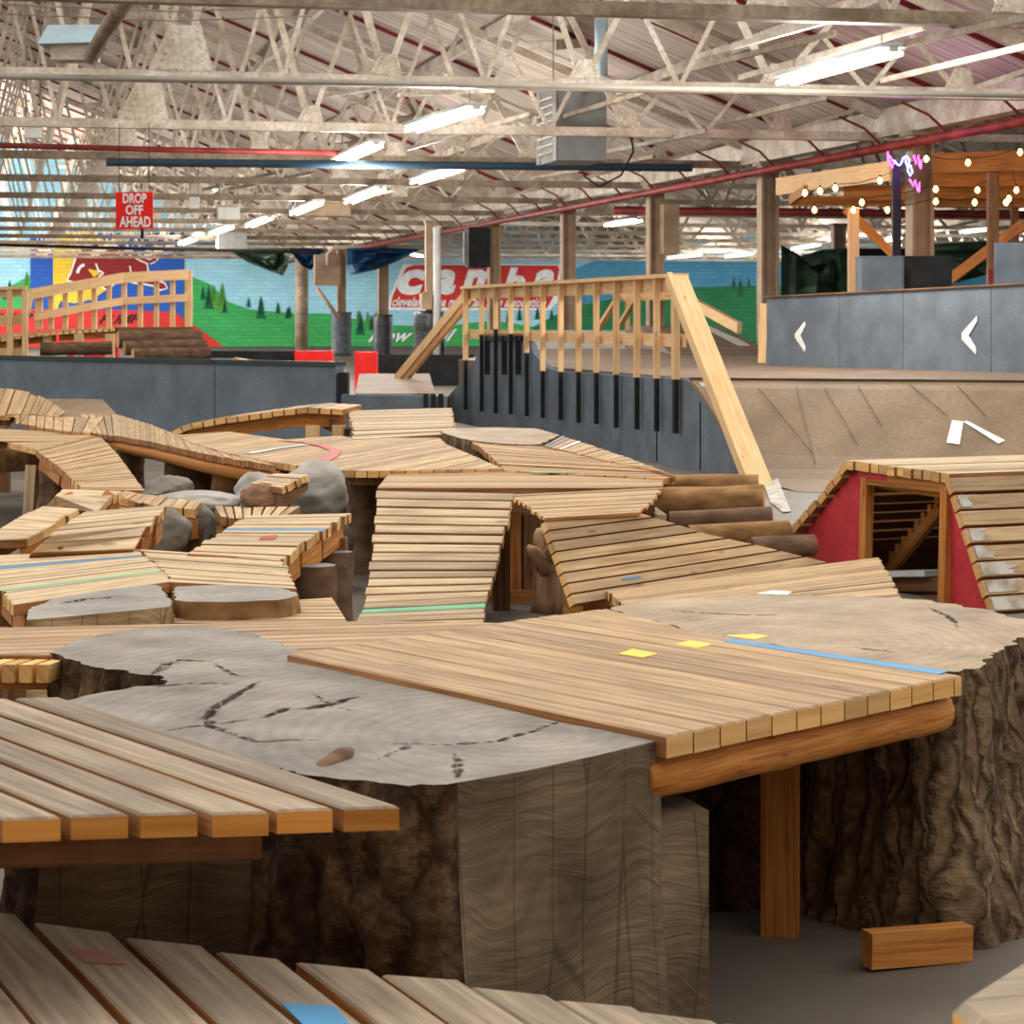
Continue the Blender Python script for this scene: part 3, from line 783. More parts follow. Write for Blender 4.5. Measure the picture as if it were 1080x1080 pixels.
for k in range(14):
    Yc = 22.6 + 7.2 * k
    Y0 = Yc / 1.0
    Y = (Yc - .2149 / .9766 * 14.8) / (1 - .2149 / .9766 * .22) if False else Yc + 2.2   # depth of the eave end of this truss
    t = thing('roof_truss', f'white riveted steel roof truss left of the columns, {ordn[k]} from the front', 'roof truss', BP(-8, Y, 4.3), 'roof trusses over the left bay')
    n = 9; S = 2.6
    far = k > 6
    m = MB(); beam(m, BP(-24, Y, CH), BP(0, Y, CH), .1, .13); beam(m, BP(-24, Y, CH - .07) , BP(0, Y, CH - .07), .2, .02); obj('bottom_chord', m, STEELD if (k == 0 or k > 2) else STEEL, t)
    m = MB(); beam(m, BP(-24, Y, RZ + 24 * SL - .32), BP(0, Y, RZ - .2), .14, .16); obj('top_chord', m, STEEL, t)
    m = MB()
    for j in range(n):
        sb = -1.8 - S * j
        zt0, zt1 = RZ - (sb + 1.3) * SL - .3, RZ - (sb - 1.3) * SL - .3
        wd = .1 if j % 2 else .07
        for st, zt in ((sb + 1.3, zt0), (sb - 1.3, zt1)):
            if st > 0: st = 0
            beam(m, BP(sb, Y, CH), BP(st, Y, zt), .04, wd if st < sb else .075, up=E2.cross(UP))
        # secondary lattice
        if j < n - 1:
            sm = sb - S / 2; zl = lerp(CH, zt1, .5)
            beam(m, BP(sm, Y, CH), BP(sb - .65, Y, zl), .03, .06, up=E1); 
            sb2 = sb - S; ztm = RZ - (sb2 + 1.3) * SL - .3
            beam(m, BP(sm, Y, CH), BP(sb2 + .65, Y, lerp(CH, ztm, .5)), .03, .06, up=E1)
    obj('lattice', m, STEEL, t)
    for j in range(0, 7):
        m = MB(); big = (j == 4)
        plate(m, -1.8 - S * j, Y, (.8 if k < 5 else .6) if big else .44, (.58 if k < 5 else .45) if big else .28, k < 5); obj('gusset_plate', m, STEEL, t)
    if k >= 2:
        t = thing('roof_truss', f'white steel roof truss right of the columns, {ordn[k - 2]} from the front', 'roof truss', BP(8, Y, 4.3), 'roof trusses over the right bays')
        m = MB(); beam(m, BP(0, Y, CH), BP(36, Y, CH), .1, .13); obj('bottom_chord', m, STEEL, t)
        m = MB()
        for a in ((0, 9, RZ - .2, RZ + 3.2), (9, 18, RZ + 3.2, RZ - .2), (18, 27, RZ - .2, RZ + 3.2), (27, 36, RZ + 3.2, RZ - .2)): beam(m, BP(a[0], Y, a[2]), BP(a[1], Y, a[3]), .14, .16)
        obj('top_chord', m, STEEL, t)
        m = MB()
        zz = lambda s: RZ - .25 + (s % 18 if s % 18 < 9 else 18 - s % 18) / 9 * 3.4
        for j in range(14):
            sb = 1.3 + 2.57 * j
            beam(m, BP(sb, Y, CH), BP(sb - 1.28, Y, zz(max(sb - 1.28, 0))), .04, .1, up=E1)
            beam(m, BP(sb, Y, CH), BP(sb + 1.28, Y, zz(min(sb + 1.28, 35.9))), .04, .1, up=E1)
        obj('lattice', m, STEEL, t)
# loose bracing, pipes and conduit below the trusses
def pipe(name, pts, r, mat, label, cat='pipe', group='pipes and conduit under the roof', n=8):
    m = MB(); o0 = V(pts[0]); tube(m, pts, r, n)
    return tag(obj(name, m, mat, None, o0, smooth=True), label, cat, group)
pipe('sprinkler_main', [BP(-.55, 26, 4.22), BP(-.55, 60, 4.22), BP(-.55, 118, 4.2)], .075, REDP, 'red sprinkler main running along the column row under the roof', group='sprinkler pipes')
for k in range(30):
    Y = 30 + k * 2.6
    pipe('pipe_hanger', [BP(-.55, Y, 4.24), BP(-.75, Y + .3, 4.55), BP(-1.1, Y + .5, 4.75)], .022, REDD, f'short rusty branch stub on the red sprinkler main, {["nearer", "middle", "farther"][k // 10]} stretch of the row', 'pipe hanger', ['sprinkler stubs, near stretch', 'sprinkler stubs, middle stretch', 'sprinkler stubs, far stretch'][k // 10], 6)
pipe('sprinkler_branch', [BP(.5, 58, 4.15), BP(30, 58, 4.15)], .1, REDP, 'thick red and grey pipe crossing the right bay behind the columns', group='sprinkler pipes')
pipe('conduit', [D(-20, 80, 27.0), D(540, 90, 28.2), D(1100, 101, 29.4)], .035, CONDUIT, 'grey conduit running just under the second roof truss')
pipe('painted_pipe', [D(112, 171, 40), D(420, 174, 40.6), D(730, 177, 41.2)], .07, PIPEB, 'dull blue pipe with pale joints crossing under the left roof')
pipe('rusty_pipe', [D(-10, 153, 41), D(180, 158, 41.4), D(380, 162, 41.8)], .05, REDP, 'rusty brown pipe left of the dull blue pipe')
pipe('cable_tray_pipe', [D(-10, 258, 70), D(140, 262, 71), D(330, 266, 73)], .05, CABLE, 'black pipe across the top of the emblem mural')
pipe('drop_pipe', [D(96, 60, 26.5), D(110, 35, 25.5), D(140, -10, 24)], .09, STEELD, 'thick grey pipe rising to the roof at upper left')
pipe('downpipe', [D(634, 80, 33), D(634, 20, 33)], .09, LBLUE, 'pale blue vertical pipe above the grey heater')
pipe('downpipe', [D(232, 198, 56), D(232, 172, 56)], .11, DUCT, 'short grey vertical pipe above the hanging red sign')
pipe('flex_cable', [D(665, 140, 40), D(668, 160, 40), D(655, 185, 40), D(632, 197, 40), D(615, 185, 40)], .018, CABLE, 'black cable looping below the grey heater')
for i, (x0, y0, x1, y1, d0, d1) in enumerate([(570, 130, 680, 97, 41, 33), (430, 157, 560, 120, 47, 40), (640, 160, 745, 138, 44, 36), (780, 82, 975, 28, 30, 25), (760, 130, 870, 103, 38, 31), (930, 85, 1085, 48, 30, 26), (560, 188, 690, 165, 52, 44), (300, 108, 470, 80, 44, 36), (180, 208, 300, 180, 62, 54), (470, 232, 590, 208, 75, 60), (700, 80, 880, 35, 34, 27), (735, 60, 870, 22, 30, 25), (880, 62, 1085, 18, 27, 22), (350, 215, 470, 190, 68, 56), (240, 200, 330, 182, 60, 52), (420, 100, 520, 95, 40, 35)]):
    m = MB(); p, q = D(x0, y0, d0), D(x1, y1, d1); beam(m, p, q, .05, .07)
    tag(obj('wind_brace', m, STEEL if i % 2 else STEELD, None, p), 'white painted bar bracing the undersides of two trusses', 'brace', 'wind braces between the roof trusses')
for i, (y, d) in enumerate([(12, 25), (22, 25.5)]):
    pipe('guy_cable', [D(-10, y - 8, d), D(180, y, d), D(330, y - 5, d)], .008, STEELD, ['upper', 'lower'][i] + ' thin wire crossing above the second truss at upper left', 'cable')

# columns
def column(px, Y, zt, label, pad=None, w=.36, z0=0.0, two=True):
    c = V(((px - 540) / F_PX * Y, Y, 0)); t = thing('steel_column', label, 'column', c + UP * z0, 'steel columns carrying the roof')
    m = MB()
    for s in (-1, 1): beam(m, c + E1 * (s * w * .42) + UP * z0, c + E1 * (s * w * .42) + UP * zt, .05, w * .8, up=E2)
    beam(m, c + UP * z0, c + UP * zt, w * .84, .04, up=E2)
    obj('shaft', m, TAN, t)
    m = MB(); box(m, c + UP * (zt + .04), w * 1.3, w * 1.3, .08, E1); obj('cap_plate', m, STEELD, t)
    if pad:
        m = MB(); h = pad[0]; pts = [c + UP * (z0 + .02 + h * i / 12) for i in range(13)]
        tube(m, pts, [pad[2] * (1 + .12 * noise.noise(V((i * 1.3, px, 0)))) for i in range(13)], 20); obj('pad', m, pad[1], t, smooth=True)
column(970, 37.6, 4.4, 'tan steel column nearest the viewer beside the pink neon sign', w=.38)
column(810, 45, 4.4, 'tan steel column at the far end of the arrow-marked black wall', w=.36)
column(691, 52.7, 4.4, 'tan steel column with a blackened top behind the wooden handrail', w=.36)
column(599, 60.9, 4.4, 'tan steel column just right of the black loudspeaker', w=.36)
column(521, 69.8, 4.4, 'tan steel column hidden partly by the loudspeaker', w=.36)
column(404, 89.6, 4.35, 'tan steel column wrapped in crumpled black sheet at its foot', (1.6, PAD, .38), w=.4)
column(360, 92, 4.3, 'tan steel column with a grey padded foot beside the tan box', (1.7, PADG, .4), w=.34)
column(453, 60, 3.9, 'dark steel column strapped to a white pipe, foot wrapped in black', (1.65, PAD, .4), w=.2)
o = pipe('downpipe', [D(461, 400, 59.5), D(461, 240, 59.5)], .1, GREYP, 'white vertical pipe strapped to the dark column', group='vertical pipes')
c = D(318, 366, 104); pipe('round_post', [V((c.x, c.y, 0)), V((c.x, c.y, 4.6))], .3, STEELD, 'pale round post in front of the far mural', 'post', 'vertical pipes', 14)
column(884, 62, 3.9, 'tan steel column beyond the viewing deck posts', w=.34)
column(958, 70, 3.9, 'tan steel column far behind the black box', w=.3)

# ceiling lights
def fluo(x0, y0, x1, y1, label, z=4.3):
    f = lambda x, y: V(((x - 540) / F_PX * (F_PX * (z - CAM_H) / (HOR - y)), F_PX * (z - CAM_H) / (HOR - y), z))
    p, q = f(x0, y0), f(x1, y1); d = (q - p).normalized(); sd = d.cross(UP).normalized()
    if (q - p).length > 6: q = p + d * 6
    t = thing('fluorescent_light', label, 'ceiling light', (p + q) / 2 + UP * .02, 'fluorescent lights under the trusses')
    m = MB(); beam(m, p + UP * .09, q + UP * .09, .3, .05); beam(m, p + UP * .05, q + UP * .05, .1, .06); obj('housing', m, GREYP, t)
    for s in (-.09, .09):
        for a, b in ((0.01, .49), (.51, .99)):
            m = MB(); tube(m, [lerp(p, q, a) + sd * s, lerp(p, q, b) + sd * s], .03, 8); obj('tube', m, TUBE, t)
    for a in (.1, .9): m = MB(); beam(m, lerp(p, q, a) + UP * .11, lerp(p, q, a) + UP * .45, .012, .012); obj('hanger', m, STEELD, t)
    return (p + q) / 2
LP = [fluo(*a) for a in (
    (827, 88, 943, 56, 'largest lit fluorescent fixture at upper right'), (434, 138, 503, 117, 'lit fluorescent fixture left of the grey heater'),
    (357, 172, 397, 154, 'lit fluorescent fixture left of and beyond the second nearest'), (438, 193, 484, 179, 'lit fluorescent fixture below the dull blue pipe'),
    (368, 214, 402, 200, 'lit fluorescent fixture beside the olive grey heater'), (310, 226, 341, 213, 'lit fluorescent fixture in front of the olive grey heater'),
    (263, 239, 288, 229, 'lit fluorescent fixture above the white heater'), (224, 247, 246, 239, 'lit fluorescent fixture just left of the white heater'),
    (191, 258, 209, 251, 'farthest lit fluorescent fixture above the emblem mural'),
    (641, 238, 674, 233, 'small lit fixture seen left of the blackened column'), (706, 272, 738, 269, 'small low lit fixture right of the blackened column'),
    (767, 271, 801, 266, 'lit fixture just left of the column by the arrow wall'), (837, 263, 875, 256, 'lit fixture above the green tarp behind the viewing deck'),
    (930, 255, 958, 249, 'lit fixture behind the neon post'), (1015, 245, 1045, 242, 'lit fixture at the far right under the viewing deck'), (432, 268, 444, 270.5, 'small lit fixture in front of the blue tarp'))]
for i, p in enumerate(LP[:14]):
    l = bpy.data.lights.new('tube_glow', 'POINT'); l.shadow_soft_size = .4; l.energy = 480; l.color = (1, .96, .9)
    o = bpy.data.objects.new('tube_glow', l); o.location = p - UP * .5; COL.objects.link(o)

# suspended heaters, lamps, speakers, boxes, sign
def heater(p, w, h, dep, label, mat, name='unit_heater', lou=True):
    t = thing(name, label, 'heater', p - UP * h / 2, 'suspended heaters and housings')
    m = MB(); box(m, p, w, dep, h, E1); obj('cabinet', m, mat, t)
    if lou:
        m = MB()
        for i in range(8): beam(m, p - E1 * (w / 2 + .03) - E2 * dep * .42 + UP * (h * (-.36 + .105 * i)), p - E1 * (w / 2 + .03) + E2 * dep * .42 + UP * (h * (-.36 + .105 * i)), .1, .02, up=V((-.6, 0, .8)))
        obj('louvre', m, STEEL, t)
        m = MB()
        for a in (-1, 1): beam(m, p - E1 * (w / 2 + .04) + E2 * (dep * .46 * a) - UP * h / 2, p - E1 * (w / 2 + .04) + E2 * (dep * .46 * a) + UP * h / 2, .06, .06)
        obj('frame', m, GREYP, t)
    for a in (-.4, .4): m = MB(); beam(m, p + E1 * w * a + UP * h / 2, p + E1 * w * a + UP * (h / 2 + 2.0), .02, .02); obj('hanger', m, STEELD, t)
heater(D(604, 133, 39.6), .84, 1.24, 1.3, 'big grey sheet metal heater with louvres hanging at top centre', DUCT)
heater(D(339, 217, 66), 1.5, .6, 1.0, 'olive grey heater hanging behind two lit fixtures', TAN)
heater(D(245, 253, 88), 1.0, .65, .8, 'white heater hanging above the green tarp', GREYP)
heater(D(205, 214, 52), .22, .25, .2, 'small white junction box right of the red sign', WHT, 'junction_box', False)
heater(D(241, 225, 60), .55, .3, .4, 'white box hanging right of the red sign above the other heater', WHT, 'junction_box', False)
heater(D(35, 139, 38), .28, .22, .3, 'small white box under the third truss at left', WHT, 'junction_box', False)
# lamp hood at upper left
t = thing('exhaust_hood', 'pale blue sheet metal hood over a vent at upper left', 'hood', D(75, 62, 27), None)
p = D(75, 42, 27.2); m = MB()
a, b = .33, .3
vs = [p + V((-.33, -.3, -.08)), p + V((.36, -.3, -.06)), p + V((.36, .3, -.06)), p + V((-.33, .3, -.08)), p + V((-.25, -.1, .16)), p + V((.34, -.05, .17)), p + V((.34, .25, .17)), p + V((-.25, .25, .16))]
m.add(vs, [(0, 3, 2, 1), (4, 5, 6, 7), (0, 1, 5, 4), (1, 2, 6, 5), (2, 3, 7, 6), (3, 0, 4, 7)]); obj('hood', m, LBLUE, t)
m = MB(); box(m, p + V((.05, 0, -.16)), .5, .4, .18); obj('vent_body', m, STEEL, t)
# speaker, boxes on columns
t = thing('loudspeaker', 'black loudspeaker hanging beside a tan column', 'loudspeaker', D(504, 282, 62))
m = MB(); box(m, D(504, 261, 62), .58, .5, 1.05, E1); obj('cabinet', m, BLK2, t)
m = MB(); box(m, D(491, 261, 61.75), .1, .06, .8, E1); obj('grille', m, DUCT, t)
m = MB(); beam(m, D(504, 240, 62), D(504, 228, 62), .05, .05); obj('bracket', m, STEELD, t)
for px, py, d, w, h, lab in ((345, 285, 91.4, 1.0, 1.2, 'tan metal box with a bent conduit mounted left of the grey padded column'), (706, 242, 52.4, .36, 1.1, 'tan perforated box mounted right of the blackened column'), (449, 318, 59.6, .26, .4, 'small tan box on the dark strapped column')):
    t = thing('control_box', lab, 'control box', D(px, py, d) - UP * h / 2, 'boxes mounted on columns'); m = MB(); box(m, D(px, py, d), w, .35, h, E1); obj('case', m, TAN, t)
    m = MB(); box(m, D(px, py, d) + UP * (h / 2 + .02) , w * .5, .2, .04, E1); obj('lid', m, STEELD, t)
pipe('bent_conduit', [D(346, 280, 91), D(346, 268, 91), D(352, 262, 91), D(380, 260, 91), D(462, 262, 91)], .09, CONDUIT, 'bent grey conduit entering the tan box from above')
pipe('bracket_arm', [D(334, 304, 91.3), D(357, 335, 91.3)], .08, TAN, 'diagonal tan arm bracing the tan box to its column', 'bracket')
def tarp(name, px, d, mat, label, sag=.3):
    m = MB(); cx = sum(a for a, b in px) / len(px); cy = sum(b for a, b in px) / len(px); n = len(px); K = 5
    rows = []
    for k in range(K + 1):
        rows.append([D(lerp(cx, a, k / K), lerp(cy, b, k / K), d + sag * noise.noise(V((a * .08 * k / K, b * .09, k * .4)))) for a, b in px])
    for k in range(K):
        for i in range(n):
            j = (i + 1) % n; m.face([rows[k][i], rows[k][j], rows[k + 1][j], rows[k + 1][i]])
    off = V((0, .03, 0)); nv = len(m.v)
    for k in range(K):
        for i in range(n):
            j = (i + 1) % n; m.face([rows[k + 1][i] + off, rows[k + 1][j] + off, rows[k][j] + off, rows[k][i] + off])
    tag(obj(name, m, mat, None, D(cx, cy, d), smooth=True), label, 'tarp', 'tarps hung under the roof')
tarp('tarp', [(238, 262), (260, 264), (285, 262), (306, 262), (304, 280), (298, 291), (285, 286), (262, 277)], 100, TARPG, 'dark green tarp corner hanging right of the emblem mural', 1)
tarp('tarp', [(304, 262), (325, 262), (342, 263), (336, 275), (328, 285), (318, 280)], 97, TARPB, 'dark blue tarp hanging in front of the pale round post', 1)
tarp('tarp', [(366, 262), (400, 261), (444, 263), (420, 275), (395, 285), (370, 290), (366, 280)], 86, TARPB, 'blue green tarp hanging left of the club sign', 1)
tarp('tarp', [(824, 258), (845, 270), (868, 263), (890, 262), (895, 290), (893, 320), (860, 322), (824, 322)], 58, TARPG, 'dark green tarp draped behind the arrow wall', .8)
tarp('tarp', [(960, 258), (1010, 256), (1075, 252), (1072, 275), (1040, 290), (1000, 300), (965, 285)], 58, TARPG, 'green tarp swag under the viewing deck at far right', .8)
tarp('tarp', [(880, 262), (930, 262), (960, 262), (962, 315), (925, 318), (880, 318)], 60, BLK2, 'black sheet hanging behind the grey box', .4)
# hanging sign
dS = 33.0
t = thing('warning_sign', 'red square hanging sign with white stencil words DROP OFF AHEAD', 'sign', D(142, 242, dS))
m = MB(); P = [D(122, 242, dS), D(161.5, 241, dS), D(161.5, 202.5, dS), D(122, 202.5, dS)]; prism(m, P, V((0, .025, 0))); obj('board', m, REDF, t)
m = MB()
for s, x0, x1, y0, y1 in (('DROP', 129.5, 154.5, 214.5, 203.8), ('OFF', 132.5, 151, 226.5, 216), ('AHEAD', 126, 159, 239.5, 228.2)):
    put_text(m, s, [D(x0, y0, dS - .012), D(x1, y0, dS - .012), D(x1, y1, dS - .012), D(x0, y1, dS - .012)], 0, .03)
obj('lettering', m, WHB, t)
m = MB(); 
for x in (126, 157): tube(m, [D(x, 202.5, dS), D(x, 130, dS)], .006, 5)
obj('wire', m, CABLE, t)
pipe('hook_rail', [D(150, 252, 44), D(150, 236, 44), D(160, 230, 44)], .03, CABLE, 'black bracket stub below the red sign')

# ================================================================== PLYWOOD RAMPS AND BARRIERS
def chevron(pts, parent, label, off=V((0, -.006, 0)), mat=WHT):
    m = MB(); pts = [p + off for p in pts]; prism(m, pts, -off * .6); o = obj('painted_arrow', m, mat, parent); o['label'] = label; return o
# left barrier
def LB(px):
    A, B = V((-7.5, 31.0)), V((-1.894, 25.8)); k = (px - 540) / F_PX
    t = (A.x - k * A.y) / (k * (B.y - A.y) - (B.x - A.x)); return A + (B - A) * t
def lbp(px, z): q = LB(px); return V((q.x, q.y, z))
t = thing('plywood_barrier', 'charcoal painted plywood barrier with one white arrow at left', 'barrier', lbp(120, 0))
for a, b in ((-60, 229.5), (230.5, 358)):
    m = MB(); beam(m, lbp(a, .49) + V((0, .06, 0)), lbp(b, .49) + V((0, .06, 0)), .12, .98, m=0); obj('panel', m, BLK, t)
    m = MB(); beam(m, lbp(a, .99) + V((0, .06, 0)), lbp(b, .99) + V((0, .06, 0)), .17, .05); obj('cap', m, CAPG, t)
m = MB(); p = lbp(360, 0); beam(m, p + V((.02, .3, .45)), p + V((.02, -.02, .45)), .1, .9); obj('end_post', m, BLK2, t)
def onlb(px, py):
    q = LB(px); return V((q.x, q.y, CAM_H - (py - HOR) / F_PX * q.y))
chevron([onlb(*a) for a in ((272, 415), (272, 422), (261, 429.5), (268, 437), (264, 441), (253, 430), (254, 427))], t, 'white painted arrow pointing left', V((-.008, -.012, 0)))
m = MB(); beam(m, onlb(211.6, 395), onlb(211.6, 432), .012, .012); obj('chalk_line', m, GREYP, t)
# low wall and tan ramp behind, to the right
t = thing('low_wall', 'low charcoal plywood wall right of the left barrier', 'wall panel', D(420, 430, 25.6) * 1.0)
m = MB(); p, q = D(362, 422, 25.4), D(470, 424, 25.0); p.z = q.z = .33; beam(m, p, q, .1, .68); obj('panel', m, BLK, t)
m = MB(); 
for x in (449, 457, 465): beam(m, D(x, 415, 24.9), D(x, 430, 24.9), .05, .05)
obj('edge_strips', m, BLK2, t)
m = MB(); prism(m, [V((-2.15, 32.2, .0)), V((-2.15, 32.2, .46)), V((-2.4, 37, .62)), V((-2.4, 37, 0))], V((1.1, 0, 0)))
tag(obj('wedge_ramp', m, PLYD, None, (-1, 33, 0)), 'tan hardboard ramp behind the low charcoal wall', 'ramp')
# raised ground behind the left barrier
m = MB(); P = [V((-9.6, 32.2, 0)), V((-3.6, 28.4, 0)), V((-2.7, 30.4, 0)), V((-4.2, 37, 0)), V((-9.6, 38.5, 0))]; prism(m, P, V((0, 0, .86)))
tag(obj('platform', m, BLK2, None, (-6, 34, 0)), 'low dark platform behind the left barrier carrying the log pile', 'platform')
for i, (x0, x1, y0, y1, d, lab) in enumerate(((196, 312, 370, 391, 46, 'dark low wall below the green mural hills'), (397, 500, 374, 400, 52, 'dark low wall under the club sign'))):
    m = MB(); p, q = D(x0, y0, d), D(x1, y0, d); h = p.z; p.z = q.z = h / 2; beam(m, p, q, .2, h); tag(obj('low_wall', m, BLK2, None, (p.x, p.y, 0)), lab, 'wall panel')
for x0, x1, y0, d, lab in ((312, 351, 370, 45.5, 'bright red box wall left of the grey padded column'), (375, 398, 371, 45.5, 'bright red box wall between the two padded columns')):
    m = MB(); p, q = D(x0, y0, d), D(x1, y0, d); h = p.z; p.z = q.z = h / 2; beam(m, p, q, .5, h); tag(obj('red_block', m, REDF, None, (p.x, p.y, 0)), lab, 'block')
m = MB(); p = D(247, 381, 30.6); p.z = .88; prism(m, [p, p + V((.3, 0, 0)), p + V((.36, 0, .02)), p + V((0, 0, .1))], V((0, .3, 0))); tag(obj('wood_wedge', m, NEWW, None, p), 'small pale wood wedge on the platform behind the barrier', 'wedge')
# central black wall carrying the handrail
def pld(px): return 7.315 / (.2407 + (px - 540) / F_PX)
def PL(d, z): return V((7.315 - .2407 * d, d, z))
def PLp(px, py): d = pld(px); return PL(d, CAM_H - (py - HOR) / F_PX * d)
PLD = V((-.2340, .9722, 0)); PLN = V((-.9722, -.2340, 0))     # along (away) / outward (towards viewer's left)
t = thing('ramp_side_wall', 'charcoal plywood side wall under the pale wooden handrail', 'wall panel', PL(28, 0))
m = MB(); prism(m, [PL(pld(471), 0), PLp(471, 420), PLp(490, 398), PLp(503, 376), PLp(508, 352), PLp(556, 352), PLp(562, 372), PLp(576, 388), PLp(592, 392), PLp(724, 400), PLp(745, 428), PLp(765, 462), PLp(782, 494), PL(pld(789), 0)], -PLN * .08); obj('panel', m, BLK, t)
m = MB()
for x in (693, 739): beam(m, PLp(x, 405 if x < 700 else 424) + PLN * .004, PL(pld(x), .02) + PLN * .004, .014, .014)
obj('seam', m, BLK2, t)
m = MB()
for x in (516, 534, 549): beam(m, PLp(x, 354) + PLN * .03, PLp(x, 395) + PLN * .03, .07, .06)
beam(m, PLp(514, 357) + PLN * .02, PLp(552, 357) + PLN * .02, .04, .06)
obj('ribs', m, BLK2, t)
t = thing('handrail', 'long pale new-wood handrail with many balusters above the charcoal side wall', 'handrail', PL(28, .3))
for i, (x, yb, yt) in enumerate(zip((495, 512, 527, 543, 560, 577, 596, 615, 634, 655, 677, 698, 718), (432, 434, 436, 437, 439, 441, 443, 446, 447, 451, 453, 455, 457), (380, 353, 347, 352, 372, 391, 392, 392, 393, 395, 398, 399, 400))):
    d = pld(x); zb = CAM_H - (yb - HOR) / F_PX * d; zt = CAM_H - (yt - HOR) / F_PX * d
    top = 1.9; w = .1 if i in (0, 12) else .055; o = PLN * .055
    m = MB(); beam(m, PL(d, zt) + o, PL(d, top) + o, w, .06, up=PLN); b = obj('baluster', m, NEWW, t)
    m = MB(); beam(m, PL(d, zb) + o, PL(d, zt) + o, w * .8, .05, up=PLN); f = obj('painted_foot', m, BLK2, b); f['label'] = 'black painted foot'
m = MB(); beam(m, PL(pld(493), 1.83) - PLN * .02, PL(pld(721), 1.83) - PLN * .02, .04, .14); beam(m, PL(pld(493), 1.92) + PLN * .03, PL(pld(722), 1.92) + PLN * .03, .15, .04); obj('top_rail', m, NEWW, t)
m = MB(); beam(m, PL(pld(495), 1.27) - PLN * .02, PL(pld(720), 1.27) - PLN * .02, .04, .13); obj('mid_rail', m, NEWW, t)
m = MB(); a = PL(pld(722), 1.9) + PLN * .06; b = D(806, 515, 20.6); beam(m, a, b, .17, .05, up=UP, m=0); beam(m, a - V((.1, 0, 0)), b - V((.12, 0, 0)), .05, .12); obj('sloping_rail', m, NEWW, t)
m = MB(); a = PL(pld(494), 1.86); b = D(411, 409, 36.2); beam(m, a, b, .05, .14); beam(m, a + V((.07, .1, -.06)), b + V((.12, .1, -.0)), .05, .13); obj('sloping_rail', m, NEWW, t)
# platform and rolling hardboard ramp
RDIR = V((3.06, -.95, 0)).normalized()
m = MB(); prism(m, [PL(23.15, 0) - PLN * .1, PL(34, 0) - PLN * .1, V((.6, 46, 0)), V((4.7, 46, 0)), V((3.35, 29.9, 0)), V((5.72, 25.8, 0)), V((8.9, 20.95, 0))], V((0, 0, .895)))
tag(obj('ramp_platform', m, PLYD, None, (3, 27, 0)), 'brown hardboard riding platform behind the handrail', 'platform')
PROF = [(23.15, .9), (22.9, .82), (22.6, .68), (22.3, .53), (22.0, .38), (21.7, .24), (21.4, .13), (21.1, .06), (20.7, .02), (20.2, .004)]
m = MB(); L0 = []
for d, z in PROF:
    p = PL(d, z) - PLN * .004; L0.append(p)
L1 = [p + RDIR * 7.4 for p in L0]
for i in range(len(L0) - 1): m.face([L0[i], L1[i], L1[i + 1], L0[i + 1]][::-1])
m.face(L0 + [V((L0[0].x, L0[0].y, 0))][::1]); m.face((L1 + [V((L1[0].x, L1[0].y, 0))])[::-1])
m.face([V((L0[0].x, L0[0].y, 0)), V((L1[0].x, L1[0].y, 0)), L1[0], L0[0]]); m.face([L0[-1], L1[-1], V((L1[0].x, L1[0].y, 0)), V((L0[0].x, L0[0].y, 0))])
RAMP = thing('bank_ramp', 'broad tan hardboard bank ramp with a white arrow behind the red shed', 'ramp', L0[4])
obj('ramp_surface', m, PLY, RAMP)
m = MB(); beam(m, L0[0] + UP * .006, L1[0] + UP * .006, .08, .012); obj('edge_strip', m, PLYD, RAMP)
def RP(px, py):
    k = (px - 540) / F_PX; h = -(py - HOR) / F_PX; d = 18.0
    while d < 26:
        X = k * d; z = CAM_H + h * d; pd = d + .2407 * 0 + (.95 / 3.06) * (X - (7.315 - .2407 * d)) * 1.0
        # position along the profile (walk RDIR back to the wall line)
        s = (X - (7.315 - .2407 * d)) / (RDIR.x + .2407 * RDIR.y) if True else 0
        pd = d - RDIR.y * s
        zz = PROF[-1][1]
        for i in range(len(PROF) - 1):
            if PROF[i + 1][0] <= pd <= PROF[i][0]:
                u = (pd - PROF[i + 1][0]) / (PROF[i][0] - PROF[i + 1][0]); zz = PROF[i + 1][1] + u * (PROF[i][1] - PROF[i + 1][1])
        if pd > PROF[0][0]: zz = .9
        if z <= zz: break
        d += .01
    return V((k * d, d, zz))
for pts, mat, lab in (([(1004, 444), (1016, 446), (1012, 470), (998, 468)], WHT, 'white painted arrow stroke'), ([(1016, 446), (1020, 445), (1060, 466), (1053, 469)], WHT, 'white painted arrow stroke'), ([(806, 512), (820, 505), (834, 540), (826, 548), (812, 530)], WORNP, 'pale worn paint patch'), ([(737, 404), (752, 404), (772, 440), (762, 440)], WORNP, 'pale worn paint patch')):
    m = MB(); P = [RP(*p) + V((0, -.006, .008)) for p in pts]; m.face(P); m.face([p + V((0, .003, -.004)) for p in P][::-1]); o = obj('painted_mark', m, mat, RAMP); o['label'] = lab
for k, (x0, y0, x1, y1) in enumerate(((800, 410, 858, 480), (840, 408, 860, 490), (870, 410, 905, 470), (905, 408, 930, 450), (960, 407, 1000, 440), (1010, 408, 1040, 440))):
    m = MB(); P = [RP(lerp(x0, x1, i / 6), lerp(y0, y1, i / 6)) + V((0, -.006, .009)) for i in range(7)]; tube(m, P, .004, 4); obj('tyre_mark', m, PLYD, RAMP)
